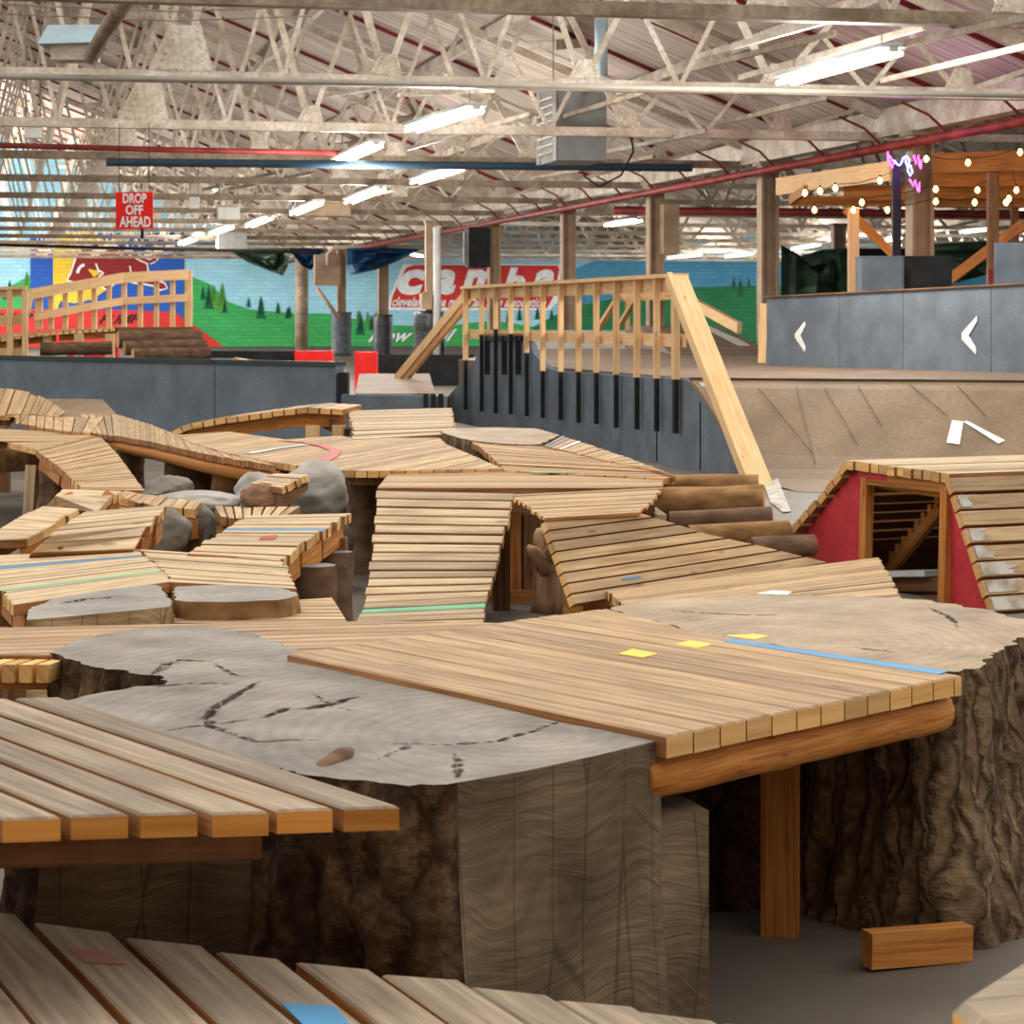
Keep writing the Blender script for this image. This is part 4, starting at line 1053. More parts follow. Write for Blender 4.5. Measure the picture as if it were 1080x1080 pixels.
# far rolling hump with a pale stripe
m = MB(); prism(m, [V((2.6, 38, .9)), V((2.6, 43, 1.1)), V((2.6, 49, 1.32)), V((2.6, 54, 1.32)), V((2.6, 54, 0)), V((2.6, 46.05, 0)), V((2.6, 46.05, .9)), V((2.6, 38, .897))], V((1.7, 0, 0)))
o = thing('hump_ramp', 'brown hump ramp beyond the platform with a pale grey stripe', 'ramp', (3.4, 46, 0)); obj('ramp_surface', m, PLYD, o)
m = MB(); m.face([V((3.95, 38.0, .89)), V((4.15, 38, .89)), V((4.15, 43, 1.108)), V((3.9, 43, 1.108))]); m.face([V((3.9, 43, 1.108)), V((4.15, 43, 1.108)), V((4.1, 49, 1.328)), V((3.9, 49, 1.328))]); m.face([V((4.2, 33, .9)), V((4.4, 33, .9)), V((4.15, 38, .9)), V((3.95, 38, .9))]); obj('stripe', m, GREYP, o)
t = thing('handrail', 'short far handrail with sloping ends seen through the long handrail', 'handrail', D(690, 345, 52), None)
m = MB(); beam(m, D(652, 313, 52), D(716, 311, 52), .06, .2); obj('top_rail', m, NEWW, t)
for x in (662, 693, 710):
    m = MB(); beam(m, D(x, 313, 52), D(x, 348, 52), .1, .08); obj('baluster', m, NEWW, t)
m = MB()
for x in (652, 672): beam(m, D(x, 313, 52), D(x - 22, 349, 50), .06, .16)
beam(m, D(716, 311, 52), D(780, 346, 47), .1, .22); obj('sloping_rail', m, NEWW, t)
m = MB(); p, q = D(556, 348, 56), D(730, 348, 56); p.z = q.z = .6; beam(m, p, q, .2, 1.2); tag(obj('curb', m, [GREYP], None, (p.x, p.y, 0)), 'pale striped low wall in front of the far mural', 'wall panel')
# arrow wall at the right
def bwd(px): return 20.445 / (.578 + (px - 540) / F_PX)
def BW(px, py): d = bwd(px); return V((20.445 - .578 * d, d, CAM_H - (py - HOR) / F_PX * d))
BWN = V((-.8655, -.5, 0))
t = thing('arrow_wall', 'charcoal plywood wall with two white arrows beside the tan column', 'wall panel', BW(940, 388))
edges = [808, 885, 952, 1045, 1190]
for a, b in zip(edges[:-1], edges[1:]):
    f = lambda x: 313 - (x - 808) * 14 / 272; g = lambda x: 386 + (x - 808) * 7.5 / 272
    m = MB(); prism(m, [BW(a + .6, g(a)), BW(b, g(b)), BW(b, f(b)), BW(a + .6, f(a))], -BWN * .12); obj('panel', m, BLK, t)
m = MB(); beam(m, BW(808, 313), BW(1190, 293.5), .05, .015); obj('worn_top_edge', m, OLDW, t)
chevron([BW(*a) for a in ((849, 339), (850, 343), (844.5, 354), (850, 366), (849, 371), (839, 356), (839, 352))], t, 'smaller white arrow', BWN * .01)
chevron([BW(*a) for a in ((1031, 333), (1031, 339), (1022, 354), (1030, 367), (1030, 374), (1015, 358), (1015, 351))], t, 'larger white arrow', BWN * .01)
m = MB(); beam(m, D(803, 390, 31.5), D(806, 320, 31.5), .1, .05); tag(obj('lumber_strip', m, NEWW, None, D(803, 390, 31.5)), 'pale board leaning at the near end of the arrow wall', 'board')
# viewing deck behind it
t = thing('viewing_deck', 'raised viewing deck with orange timber canopy frame at right', 'viewing deck', (7.5, 36, 0))
m = MB(); prism(m, [V((5.2, 31.4, 1.42)), V((4.75, 40, 1.42)), V((12, 40, 1.42)), V((12, 29.5, 1.42)), V((6.6, 29.5, 1.42))], V((0, 0, .12))); obj('deck_floor', m, OLDW, t)
def bm_(x0, y0, d0, x1, y1, d1, h, w=.06, mat=BEAMW, nm='beam'):
    m = MB(); beam(m, D(x0, y0, d0), D(x1, y1, d1), w, h); return obj(nm, m, mat, t)
bm_(820, 197, 41, 940, 180, 36, .3, mat=NEWW)
bm_(833, 212, 40, 1180, 213, 38.5, .17); bm_(834, 211, 40, 850, 200, 36, .15)
bm_(890, 204, 39, 1180, 199, 37.5, .24); bm_(984, 190, 37.2, 1180, 186, 36.6, .22); bm_(984, 172, 36.4, 1180, 166, 35.5, .3)
bm_(800, 176, 40, 800.1, 176, 39.9, .01) if False else None
for x, d, yt, yb, w, mat in ((900, 36.5, 220, 320, .16, NEWW), (1047, 34, 183, 330, .15, OLDW), (1070, 39, 200, 330, .12, OLDW)):
    m = MB(); p = D(x, yt, d); q = V((p.x, p.y, 1.54)); beam(m, q, p, w, w, up=V((0, 1, 0))); obj('post', m, mat, t)
    m = MB(); beam(m, V((p.x, p.y, 0)), V((p.x, p.y, 1.42)), w, w, up=V((0, 1, 0))); obj('post', m, OLDW, t)
bm_(892, 220, 36.6, 942, 268, 36.6, .14, nm='brace'); bm_(1003, 294, 36, 1080, 236, 35.2, .16, nm='brace')
m = MB(); p = D(1047, 300, 33.95); beam(m, p, D(1047, 284, 33.95), .156, .156, up=V((0, 1, 0))); o = obj('painted_band', m, REDP, t); o['label'] = 'red painted band on the post'
for nm, x0, x1, yt, d, mat, lab in (('storage_box', 909, 951.5, 270, 31.6, BLK, 'grey plywood box on the arrow wall deck beneath the neon sign'), ('storage_box', 953.5, 1004, 270, 32.2, BLK2, 'black box right of the grey plywood box')):
    p, q = D(x0, yt, d), D(x1, yt, d); h = p.z - 1.545; c = (p + q) / 2; tt = thing(nm, lab, 'box', V((c.x, c.y + .3, 1.545)))
    m = MB(); beam(m, V((p.x, p.y + .3, 1.545 + h / 2)), V((q.x, q.y + .3, 1.545 + h / 2)), .6, h - .03); obj('body', m, mat, tt)
    m = MB(); beam(m, V((p.x, p.y + .3, p.z - .012)), V((q.x, q.y + .3, p.z - .012)), .62, .025); obj('lid', m, mat, tt)
m = MB(); p, q = D(1049, 256, 30.3), D(1200, 254, 30.3); h = p.z - 1.545; p.z = q.z = 1.545 + h / 2; beam(m, p, q, .1, h); tag(obj('wall_panel', m, BLK, None, (p.x, p.y, 1.545)), 'grey plywood panel standing at the right edge of the picture', 'wall panel')
m = MB(); p = D(945.5, 270, 34.6); beam(m, V((p.x, p.y, 1.54)), D(945.5, 172, 34.6), .12, .12, up=V((0, 1, 0))); tag(obj('post', m, BLK2, None, (p.x, p.y, 1.54)), 'thin black post carrying the neon sign', 'post')
for nm, L, d0 in (('front', [(849, 204), (865, 202), (881, 199), (928, 191), (977, 168), (1021, 172), (1076, 161)], 35.6), ('middle', [(909, 214), (987, 200), (1031, 201), (1066, 175), (1072, 201)], 36.2), ('rear', [(859, 222), (900, 222), (936, 222), (987, 213), (1028, 214), (1061, 214), (1064, 210)], 35.9)):
    L = sorted(L); s = thing('string_lights', f'string of warm bulbs along the {nm} canopy beam of the viewing deck', 'string lights', D(L[0][0], L[0][1], d0), 'string lights on the viewing deck')
    P = []
    for i, (x, y) in enumerate(L):
        P.append(D(x, y - 4.5, d0))
        if i < len(L) - 1: P.append(D((x + L[i + 1][0]) / 2, (y + L[i + 1][1]) / 2 - 2, d0))
    m = MB(); tube(m, P, .006, 5); obj('wire', m, CABLE, s)
    for x, y in L:
        c = D(x, y, d0); m = MB(); tube(m, [c + UP * z for z in (.06, .045, .02, 0, -.02, -.035, -.042)], [.015, .02, .036, .04, .034, .018, .004], 10); b = obj('bulb', m, BULB, s, smooth=True)
        m = MB(); tube(m, [c + UP * .055, c + UP * .095], .017, 8); obj('socket', m, CABLE, b)
t = thing('neon_sign', 'small pink and blue neon sign on the black post', 'neon sign', D(955, 200, 34.4))
c3 = lambda L: [D(800 + a / 3.857, 130 + b / 3.857, 34.4) for a, b in L]
for L, mat in (([(526, 115), (528, 150), (545, 182), (552, 160), (530, 130)], NEONP), ([(552, 150), (562, 165), (572, 172), (582, 160), (588, 140), (604, 132), (614, 150), (608, 190), (600, 160), (596, 140)], NEONB), ([(606, 190), (618, 215), (626, 200), (618, 170)], NEONB), ([(632, 130), (640, 165), (650, 130), (655, 175), (662, 150), (660, 185)], NEONP), ([(614, 228), (630, 255), (636, 232), (648, 275), (655, 240), (652, 280)], NEONP)):
    m = MB(); tube(m, c3(L), .012, 6); obj('neon_tube', m, mat, t, smooth=True)
m = MB(); tube(m, c3([(540, 80), (540, 120)]), .004, 4); tube(m, c3([(700, 100), (700, 180), (685, 250), (665, 285), (650, 285)]), .004, 4); obj('wire', m, CABLE, t)
m = MB(); p = c3([(560, 160)])[0]; beam(m, p + V((-.1, .06, 0)), p + V((.28, .06, 0)), .02, .03); obj('back_bar', m, CABLE, t)
l = bpy.data.lights.new('neon_glow', 'POINT'); l.energy = 22; l.color = (.75, .25, 1); l.shadow_soft_size = .2
o = bpy.data.objects.new('neon_glow', l); o.location = D(950, 168, 33.9); COL.objects.link(o)

# ---- far left bridge with handrails, log pile
t = thing('bridge', 'far wooden bridge with pale handrail at the left edge', 'bridge', D(90, 372, 34))
top = [(34, 310, 33.6), (95, 299.5, 34), (130, 293, 34.3), (199, 289.5, 34.6)]; mid = [(37, 334, 33.6), (95, 323.5, 34), (130, 317.5, 34.3), (198, 314, 34.6)]
for L, nm, h in ((top, 'top_rail', .15), (mid, 'mid_rail', .11)):
    m = MB()
    for a, b in zip(L[:-1], L[1:]): beam(m, D(*a) - V((0, .05, 0)), D(*b) - V((0, .05, 0)), .05, h)
    obj(nm, m, NEWW, t)
def yt(x, L):
    for a, b in zip(L[:-1], L[1:]):
        if x <= b[0]: k = (x - a[0]) / (b[0] - a[0]); return a[1] + k * (b[1] - a[1]), a[2] + k * (b[2] - a[2])
    return L[-1][1], L[-1][2]
for x in (41, 54, 69, 85, 99.5, 115, 131, 148, 165, 182, 199):
    y, d = yt(x, top); m = MB(); beam(m, D(x, y - (4 if x == 199 else -3), d + .04), D(x, 347, d + .04), .1 if x in (41, 199) else .07, .08, up=V((0, 1, 0))); obj('baluster', m, NEWW, t)
strip(t, [D(a, b, c) for a, b, c in ((-30, 362, 33.2), (20, 354.5, 33.4), (60, 350, 33.6), (122, 346.5, 34))], [D(a, b, c) for a, b, c in ((-30, 356, 35.2), (20, 350.5, 35.2), (60, 347.5, 35.2), (130, 344, 35.4))], .1, .04, gap=.2)
m = MB(); p = D(160, 349, 34.4); beam(m, D(122, 348, 34.3), D(202, 347.5, 34.6), .5, .08); obj('landing', m, OLDW, t)
for x in (18, 50, 83, 116, 199):
    p = D(x, 352, 33.7 if x < 150 else 34.6); m = MB(); beam(m, V((p.x, p.y, .86)), p, .12, .1, up=V((0, 1, 0))); obj('post', m, NEWW, t)
m = MB(); beam(m, D(33, 309, 33.6), D(29, 330, 33.0), .06, .1); obj('sloping_rail', m, NEWW, t)
t = thing('handrail', 'near pale handrail frame cut by the left edge', 'handrail', D(14, 374, 31.6))
m = MB(); beam(m, D(-30, 305, 31.6), D(28, 303.5, 31.6), .09, .045); beam(m, D(-30, 311, 31.65), D(26, 309, 31.65), .04, .1); obj('top_rail', m, NEWW, t)
m = MB(); beam(m, D(-30, 339, 31.65), D(26, 337, 31.65), .04, .14); beam(m, D(-30, 372, 31.65), D(26, 371, 31.65), .04, .1); obj('mid_rail', m, NEWW, t)
for x in (10.5, 26.5):
    m = MB(); p = D(x, 306, 31.6); beam(m, V((p.x, p.y, .86)), p, .07, .08, up=V((0, 1, 0))); obj('baluster', m, NEWW, t)
for a, b, r, lab in (((124, 358, 31.2), (212, 357, 31.6), .115, 'topmost dark log of the pile behind the barrier'), ((131, 367, 30.9), (217, 365, 31.3), .095, 'middle dark log of the pile behind the barrier'), ((140, 374, 30.6), (221, 373, 31.0), .085, 'lowest dark log of the pile behind the barrier'), ((42, 368, 31.9), (118, 367, 32.1), .09, 'long dark log under the far bridge')):
    log('log', D(*a), D(*b), r, LOGD, W_END, lab, 'log', 'logs behind the barrier')
m = MB(); p = D(30, 372, 32.2); beam(m, V((p.x, p.y, .92)), V((p.x + .22, p.y, .9)), .1, .1); tag(obj('lumber_offcut', m, NEWW, None, (p.x, p.y, .86)), 'pale wood offcut at the end of the long dark log', 'offcut')
m = MB(); p = D(72, 366, 37); beam(m, V((p.x, p.y, .98)), V((p.x + .8, p.y, .98)), .2, .22); tag(obj('crate', m, REDS, None, (p.x, p.y, .87)), 'faded red crates glimpsed under the far bridge', 'crate')

# ================================================================== THE WOODEN TRAIL
def XY(px, py, z): p = W(px, py, z); return V((p.x, p.y))
STOP = stumptop('grey_stump_top', [(88, 82, 76), (118, 110, 101), (146, 136, 122)], .4, -.3)
STOPL = stumptop('light_stump_top', [(120, 104, 86), (150, 130, 106), (176, 156, 128)], -.1, -.2)
STOPB = stumptop('pale_grey_stump_top', [(100, 95, 90), (130, 124, 117), (156, 148, 138)], 0, 0)
# ---- great stump in front
ZS = .645
t = thing('tree_stump', 'huge grey sawn tree stump with cracked top in the centre foreground', 'tree stump', (-.35, 5.2, 0), 'tree stumps carrying the decks')
OUT = [(.30, 4.76, 'c'), (.16, 4.585, 'c'), (.03, 4.44, 'c'), (-.10, 4.325, 'b'), (-.19, 4.29, 'b'), (-.26, 4.33, 'b'), (-.34, 4.40, 'b'), (-.42, 4.42, 'b'), (-.50, 4.52, 'c'), (-.91, 4.56, 'b'), (-1.0, 4.85, 'b'), (-1.02, 5.15, 'b'), (-.95, 5.34, 'b'), (-.80, 5.48, 'b'), (-.84, 5.62, 'b'), (-1.05, 5.78, 'b'), (-1.17, 6.0, 'b'), (-1.14, 6.25, 'b'), (-1.02, 6.46, 'b'), (-.85, 6.5, 'b'), (-.68, 6.33, 'b'), (-.60, 6.14, 'c'), (-.21, 5.42, 'c'), (.10, 4.97, 'c')]
cp = lambda L: [XY(a, b, ZS) for a, b in L]
CR = [(.012, .03, cp([(162, 711), (176, 700), (190, 696), (221, 697)])), (.008, .02, cp([(164, 724), (200, 721), (238, 722)])), (.01, .03, cp([(272, 720), (250, 733), (238, 739), (222, 750), (217, 758), (225, 768), (238, 773), (272, 782), (328, 780)])), (.006, .02, cp([(179, 771), (220, 764), (260, 760)])), (.014, .03, cp([(283, 757), (302, 748), (325, 748), (345, 744), (375, 735)])), (.006, .02, cp([(415, 784), (470, 785), (518, 782), (560, 772), (594, 760)])), (.006, .02, cp([(481, 795), (484, 820)])), (.005, .015, cp([(226, 699), (240, 708), (255, 714)])), (.006, .015, cp([(610, 763), (632, 760), (664, 761)])), (.004, .012, cp([(400, 800), (425, 790), (440, 782)])), (.004, .012, cp([(330, 730), (350, 745), (372, 750)]))]
stump(t, OUT, ZS, top=STOP, cracks=CR, step=.022, amp=.034, flare=.1, nz=34, grid=.028)
m = MB(); prism(m, [V(p) for p in ((.27, 4.735, 0), (.405, 4.84, 0), (.36, 5.0, 0), (.2, 4.9, 0))], V((0, 0, .485))); o = obj('notched_ledge', m, CUT, t)
lump = XY(354, 806, ZS); m = MB()
tube(m, [V((lump.x - .03, lump.y - .06, .62)), V((lump.x - .02, lump.y, .634)), V((lump.x + .005, lump.y + .07, .64)), V((lump.x + .012, lump.y + .15, .634)), V((lump.x + .02, lump.y + .22, .62))], [.012, .022, .024, .018, .006], 12); o = obj('bark_knot', m, LOGD, t, smooth=True); o['label'] = 'reddish bark knot in the rim'
# ---- right stump
t = thing('tree_stump', 'huge bark-covered tree stump with light top at the right foreground', 'tree stump', (.9, 6.4, 0), 'tree stumps carrying the decks')
o2 = [XY(1028, 707, .652), XY(1048, 690, .652), XY(1068, 672, .652), (1.42, 6.28), (1.44, 6.5), XY(1046, 645, .652), XY(985, 634, .652), XY(900, 629, .652), XY(800, 628, .652), XY(700, 632, .652), XY(645, 641, .652), XY(690, 655, .652), XY(745, 670, .652), XY(870, 689, .652), XY(1000, 709, .652)]
kinds = 'bbbbbbbbbbbbbbb'
OUT2 = [(p[0], p[1], k) for p, k in zip(o2, kinds)]
stump(t, OUT2, .652, bark=BARKL, top=STOPL, step=.022, amp=.035, flare=.07, nz=34, grid=.03, cracks=[(.007, .02, [XY(x, y, .652) for x, y in ((903, 683), (920, 686), (942, 688))]), (.006, .015, [XY(x, y, .652) for x, y in ((700, 645), (760, 648), (830, 649))]), (.005, .012, [XY(x, y, .652) for x, y in ((980, 640), (1000, 650), (1010, 662))])])
decal(t, poly_at([(797, 627), (815, 623.5), (835, 625), (830, 628)], .650), WHT, label='white paint splash')
# root piece in the dark under the main deck
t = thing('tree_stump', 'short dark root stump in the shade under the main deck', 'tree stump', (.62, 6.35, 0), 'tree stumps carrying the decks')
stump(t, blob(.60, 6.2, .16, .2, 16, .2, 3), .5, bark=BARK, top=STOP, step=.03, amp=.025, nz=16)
# ---- main deck of long planks
ZD = .66
t = thing('plank_deck', 'main plank deck between the two huge stumps, edge ends facing the viewer', 'boardwalk', (.4, 5.6, 0), 'wooden riding decks')
POLY = poly_at([(690, 784), (1014, 712), (745, 669), (640, 641.5), (530, 656), (303, 690)], ZD)
POLY[0] = V((.31, 4.72, ZD))
pdir = (V((.515, -.65))).normalized()
pl, dd = planks(POLY, pdir, .088, .05)
nmax = max(k for k, q in pl)
fill(t, POLY, pdir, .088, .046, MAIN, .05, individual=True, ch=.004)
for pi, pts in enumerate((((652, 690), (667, 685), (694, 690), (678, 694)), ((712, 680), (728, 676), (752, 680), (736, 684)), ((765, 671), (780, 667.5), (812, 671), (795, 675)))):
    decal(t, poly_at(pts, ZD if pi < 2 else .650), YELP, label='yellow painted square on the planks', lift=.0018)
decal(t, poly_at([(770, 674), (1000, 708.5), (990, 712), (762, 677)], ZD), BLUEP, label='faded blue painted edge of the last plank', lift=.0018)
a, b = V((.27, 4.74, 0)), V((1.03, 5.56, 0)); od = V((-.72, .66, 0)) * .03
m = MB(); tube(m, [lerp(a, b, i / 14) + od + V((0, 0, .568 + .004 * noise.noise(V((i * .8, 0, 0))))) for i in range(15)], [.05 + .002 * noise.noise(V((i * .9, 4, 0))) for i in range(15)], 14); o = obj('edge_beam', m, BEAMW, t, smooth=True)
m = MB(); beam(m, V((-.05, 5.42, .585)), V((.75, 6.2, .585)), .05, .06); obj('joist', m, OLDW, t)
m = MB(); beam(m, V((.655, 5.735, 0)), V((.655, 5.735, .61)), .088, .088, up=V((.2, 1, 0))); obj('post', m, BEAMW, t)
m = MB(); beam(m, D(914, 978, 5.40), D(1020, 970, 5.50), .05, .082); o = obj('lumber_block', m, BEAMW, None, D(966, 998, 5.45)); tag(o, 'short orange board lying on edge at the foot of the bark-covered stump', 'board')
o.location.z = .0; 
for v in o.data.vertices: pass
lo = min(v.co.z for v in o.data.vertices); 
for v in o.data.vertices: v.co.z -= lo
# ---- deck behind / left of the great stump
t = thing('plank_deck', 'worn deck of long boards running behind the great stump at left', 'boardwalk', (-.7, 6.5, 0), 'wooden riding decks')
POLY = poly_at([(-40, 690), (60, 691), (300, 694), (528, 657), (400, 655), (240, 657), (-40, 662)], .64)
fill(t, POLY, V((.93, .2)), .075, .045, MAIN, .08, ch=.003)
m = MB(); beam(m, W(-60, 706, .545), W(52, 706, .545), .06, .1); obj('edge_beam', m, BEAMW, t)
for x in (-6, 12, 30, 48):
    p = W(x, 690, .655); m = MB(); beam(m, V((p.x, p.y - .04, .612)), V((p.x + .03, p.y + .2, .602)), .032, .045); obj('joist', m, W_END, t)
for x in (-20, 440): p = W(x, 668, .6); post(t, p.x, p.y + .1, .6)
# ---- left foreground deck
t = thing('plank_deck', 'left foreground deck of thick grey planks with fresh sawn ends over the great stump', 'boardwalk', (-.9, 4.4, 0), 'wooden riding decks')
ZB = .69
A, B = W(421, 850, ZB), W(-160, 868, ZB); C_ = W(-560, 738, ZB); C_ = V((-3.2, 5.1, ZB)); Dd = W(62, 735, ZB)
bd = (Dd - A).normalized(); en = (B - A).normalized(); pit = .099
nn = UP.cross(bd); sg = 1 if nn.dot(en) > 0 else -1; step = pit / abs(nn.dot(en))
for k in range(11):
    g = .17
    s0 = A + en * (k * step); s1 = A + en * ((k + 1 - g) * step); jit = random.uniform(-.03, .03) if k else 0
    Ln = (Dd - A).length if k < 6 else 1.3
    cut = nn * sg * (pit * (1 - g))                     # square sawn ends
    p0 = s0 + bd * jit; q = [p0, p0 + cut, p0 + cut + bd * Ln, p0 + bd * Ln]
    q = [p0, s1 + bd * (jit + .0), s1 + bd * Ln, s0 + bd * Ln]
    m = MB(); slab(m, q, .04, bd, ch=.004); obj('plank', m, GREY, t)
m = MB(); i0 = A + bd * .14 + en * .16 - UP * .075; beam(m, i0, i0 + en * 1.5, .045, .06); obj('joist', m, OLDW, t)
m = MB(); i0 = A + bd * .95 + en * .5 - UP * .075; beam(m, i0, i0 + en * 1.5, .045, .06); obj('joist', m, OLDW, t)
for x, y in ((-1.25, 4.0), (-1.5, 4.9)): post(t, x, y, .6)
# ---- bottom foreground deck
t = thing('plank_deck', 'nearest low deck of skewed worn planks along the bottom edge', 'boardwalk', (-.4, 4.1, 0), 'wooden riding decks')
ZA = .38
A, B = W(-42, 952, ZA), W(752, 1072, ZA); bd = (W(140, 1080, ZA) - W(36, 973, ZA)).normalized(); en = (B - A).normalized()
ends = [(-150, -72), (-64, 17), (36, 117), (132, 213), (228, 294), (312, 390), (403, 484), (496, 577), (586, 667), (671, 752), (760, 840)]
ey = [(942, 952), (955, 964), (972, 983), (988, 997), (1003, 1011), (1014, 1022), (1027, 1033), (1040, 1049), (1054, 1061), (1066, 1076), (1078, 1086)]
for i, ((x0, x1), (y0, y1)) in enumerate(zip(ends, ey)):
    p, q = W(x0, y0, ZA), W(x1, y1, ZA); Ln = 2.1
    m = MB(); slab(m, [p, q, q + bd * Ln, p + bd * Ln], .045, bd, ch=.004); obj('plank', m, GREY, t)
decal(t, [W(297, 1059, ZA + .0005), W(352, 1062, ZA + .0005), W(372, 1084, ZA + .0005), W(322, 1084, ZA + .0005)], BLUEP, label='pale blue painted patch on a plank', lift=.002)
decal(t, [W(72, 1001, ZA + .0005), W(112, 1003, ZA + .0005), W(132, 1018, ZA + .0005), W(90, 1016, ZA + .0005)], PINKF, label='faded red paint on a plank', lift=.002)
m = MB(); beam(m, A + bd * .3 - UP * .1, B + bd * .3 - UP * .1, .06, .1); obj('joist', m, OLDW, t)
m = MB(); beam(m, A + bd * 1.6 - UP * .1, B + bd * 1.6 - UP * .1, .06, .1); obj('joist', m, OLDW, t)
for s in (.1, .5, .9):
    for b_ in (.3, 1.6): p = lerp(A, B, s) + bd * b_; post(t, p.x, p.y, .25)
# ---- blurred board end at bottom right
t = thing('plank_deck', 'blurred corner of a close weathered plank at bottom right', 'boardwalk', D(1060, 1060, 2.6) * 1.0, 'wooden riding decks')
t.location.z = 0
m = MB(); slab(m, [D(1004, 1056, 2.5), D(1078, 1010, 2.75), D(1200, 1000, 2.8), D(1250, 1090, 2.3), D(1040, 1085, 2.36)], .05, V((1, .3, 0)), ch=.012); obj('plank', m, GREY, t)
p = D(1110, 1060, 2.55); post(t, p.x, p.y, .72)

# ---- middle distance decks: (left edge, right edge) pixel stations with heights
def Wz(L): return [W(*a) for a in L]
def deck(label, L, R, pitch, mats=DECK, base=None, posts_=(), th=.04, gap=.12, name='slat_ramp', cat='ramp', **kw):
    L, R = Wz(L), Wz(R); c = (L[0] + R[0] + L[-1] + R[-1]) / 4
    t = thing(name, label, cat, V((c.x, c.y, 0)), 'wooden riding decks')
    strip(t, L, R, pitch, th, mats, gap, **kw)
    for i, s in posts_:
        p = lerp(L[i], R[i], s); nxt = lerp(L[i - 1] if i else L[1], R[i - 1] if i else R[1], s)
        p = lerp(p, nxt, .12)
        if p.z - th - .05 > .08: post(t, p.x, p.y, p.z - th - .06)
    return t
deck('centre ramp of pale slats descending towards the viewer, one mint green slat', [(398, 516, .60), (390, 600, .26), (383, 641, .118), (374, 662, .07)], [(543, 519, .60), (522, 600, .26), (513, 634, .14), (509, 658, .075)], .083, PALE, posts_=((0, .1), (0, .92), (1, .5)), gap=.18, paint={14: (GREENP, 'mint green painted slat')}, ch=.004, jit=.008)
HA, HB, HC = W(574, 546.5, .585), W(606, 637, .22), W(872, 593, .25); HN = (HB - HA).cross(HC - HA).normalized()
def hp(px, py):
    r = V(((px - 540) / F_PX, 1, -(py - HOR) / F_PX)); o_ = V((0, 0, CAM_H)); return o_ + r * ((HA - o_).dot(HN) / r.dot(HN))
HRZ = hp(673, 540.5).z + .004
deck('short slatted landing leading to the right slatted ramp', [(538, 522, .615), (556, 534, .60), (574, 546, .59)], [(697, 514.5, .615), (690, 527, .60), (673, 540.5, HRZ)], .06, DECK, th=.016, posts_=((0, .9),), gap=.18, ch=.003, name='slat_platform', cat='boardwalk', stringers=False)
t = thing('slat_ramp', 'slatted ramp right of the driftwood, dropping to the front right', 'ramp', W(700, 600, .4) * 1.0, 'wooden riding decks'); t.location.z = 0
fill(t, [hp(*a) for a in ((574, 546.5), (673, 540.5), (705, 550), (745, 563), (800, 575), (872, 593), (606, 637))], HC - HB, .030, .035, DECK, .16)
m = MB(); a = hp(576, 550); b = hp(606, 630); hn_ = HN if HN.z > 0 else -HN; e_ = (HC - HB).normalized() * .2; beam(m, a + e_ - hn_ * .09, b + e_ - hn_ * .09, .045, .08, up=hn_); obj('stringer', m, BEAMW, t)
for a in ((690, 560),): p = hp(*a) - hn_ * .2; post(t, p.x, p.y, p.z - .02)
decal(t, [hp(655, 611), hp(674, 608), hp(677, 610), hp(658, 613)], BLUEP, label='small blue paint mark', lift=.003)
decal(t, [W(872 - 40, 608, .26), W(872 - 20, 606, .26), W(850, 609, .26), W(830, 611, .26)], BLUEP, label='blue paint mark') if False else None
deck('low slatted platform in front of the right slatted ramp', [(640, 622, .26), (660, 640, .26), (690, 652, .26)], [(926, 587, .26), (938, 606, .26), (950, 632, .26)], .05, DECK, posts_=((0, .1), (0, .9), (2, .3)), gap=.15, name='slat_platform', cat='boardwalk', ch=.003)
# bearers below it
for a, b, r, lab in (((598, 636), (660, 632), .035, 'short square block under the corner of the right slatted ramp'),):
    p, q = W(606, 636, .14), W(632, 636, .14); m = MB(); beam(m, p, q + V((.02, .25, 0)), .09, .09); tag(obj('timber_block', m, BEAMW, None, (p.x, p.y, .1)), lab, 'block')
m = MB(); p, q = W(598, 651, .05), W(676, 645, .05); beam(m, p, q, .08, .09); tag(obj('timber_block', m, BEAMW, None, (p.x, p.y, 0)), 'low orange timber sill on the floor behind the main deck', 'block')
# post frame between the two ramps
t = thing('timber_trestle', 'dark timber trestle standing between the centre ramp and the driftwood', 'trestle', (0, 12.6, 0))
for x in (519, 540, 562):
    m = MB(); p = W(x, 634, 0); m2 = beam(m, V((p.x, 12.45, 0)), V((p.x, 12.45, .5)), .1, .06, up=V((0, 1, 0))); obj('post', m, BEAMW if x == 540 else OLDW, t)
m = MB(); beam(m, V((-.13, 12.4, .03)), V((.13, 12.4, .03)), .06, .06); obj('sill', m, BEAMW, t)
m = MB(); beam(m, V((-.12, 12.4, .53)), V((.2, 12.2, .50)), .05, .08); obj('header', m, OLDW, t)
m = MB(); beam(m, V((-.2, 13.0, .27)), V((.25, 13.0, .27)), .03, .54); obj('back_board', m, BLK2, t)
# driftwood trunk
t = thing('driftwood_trunk', 'twisted pale driftwood trunk standing beside the centre ramp', 'tree trunk', W(580, 640, 0))
c = lambda x, y, d=12.0: D(x, y, d)
m = MB(); tube(m, [c(580, 645), c(581, 632), c(580, 612), c(579, 595), c(575, 580), c(571, 570), c(569, 562), c(568, 557)], [.10, .092, .08, .07, .058, .046, .034, .016], 18)
for v in m.v: v += V((noise.noise(v * 9), noise.noise(v * 9 + V((5, 0, 0))), 0)) * .02
obj('trunk', m, DRIFT, t, smooth=True)
m = MB(); tube(m, [c(578, 600, 11.96), c(569, 589, 11.93), c(562, 581, 11.9), c(556, 576, 11.9)], [.055, .04, .03, .012], 12); tube(m, [c(580, 590, 11.95), c(585, 575, 11.95), c(586, 562, 11.95)], [.05, .035, .02], 12); obj('branch_stub', m, DRIFT, t, smooth=True)
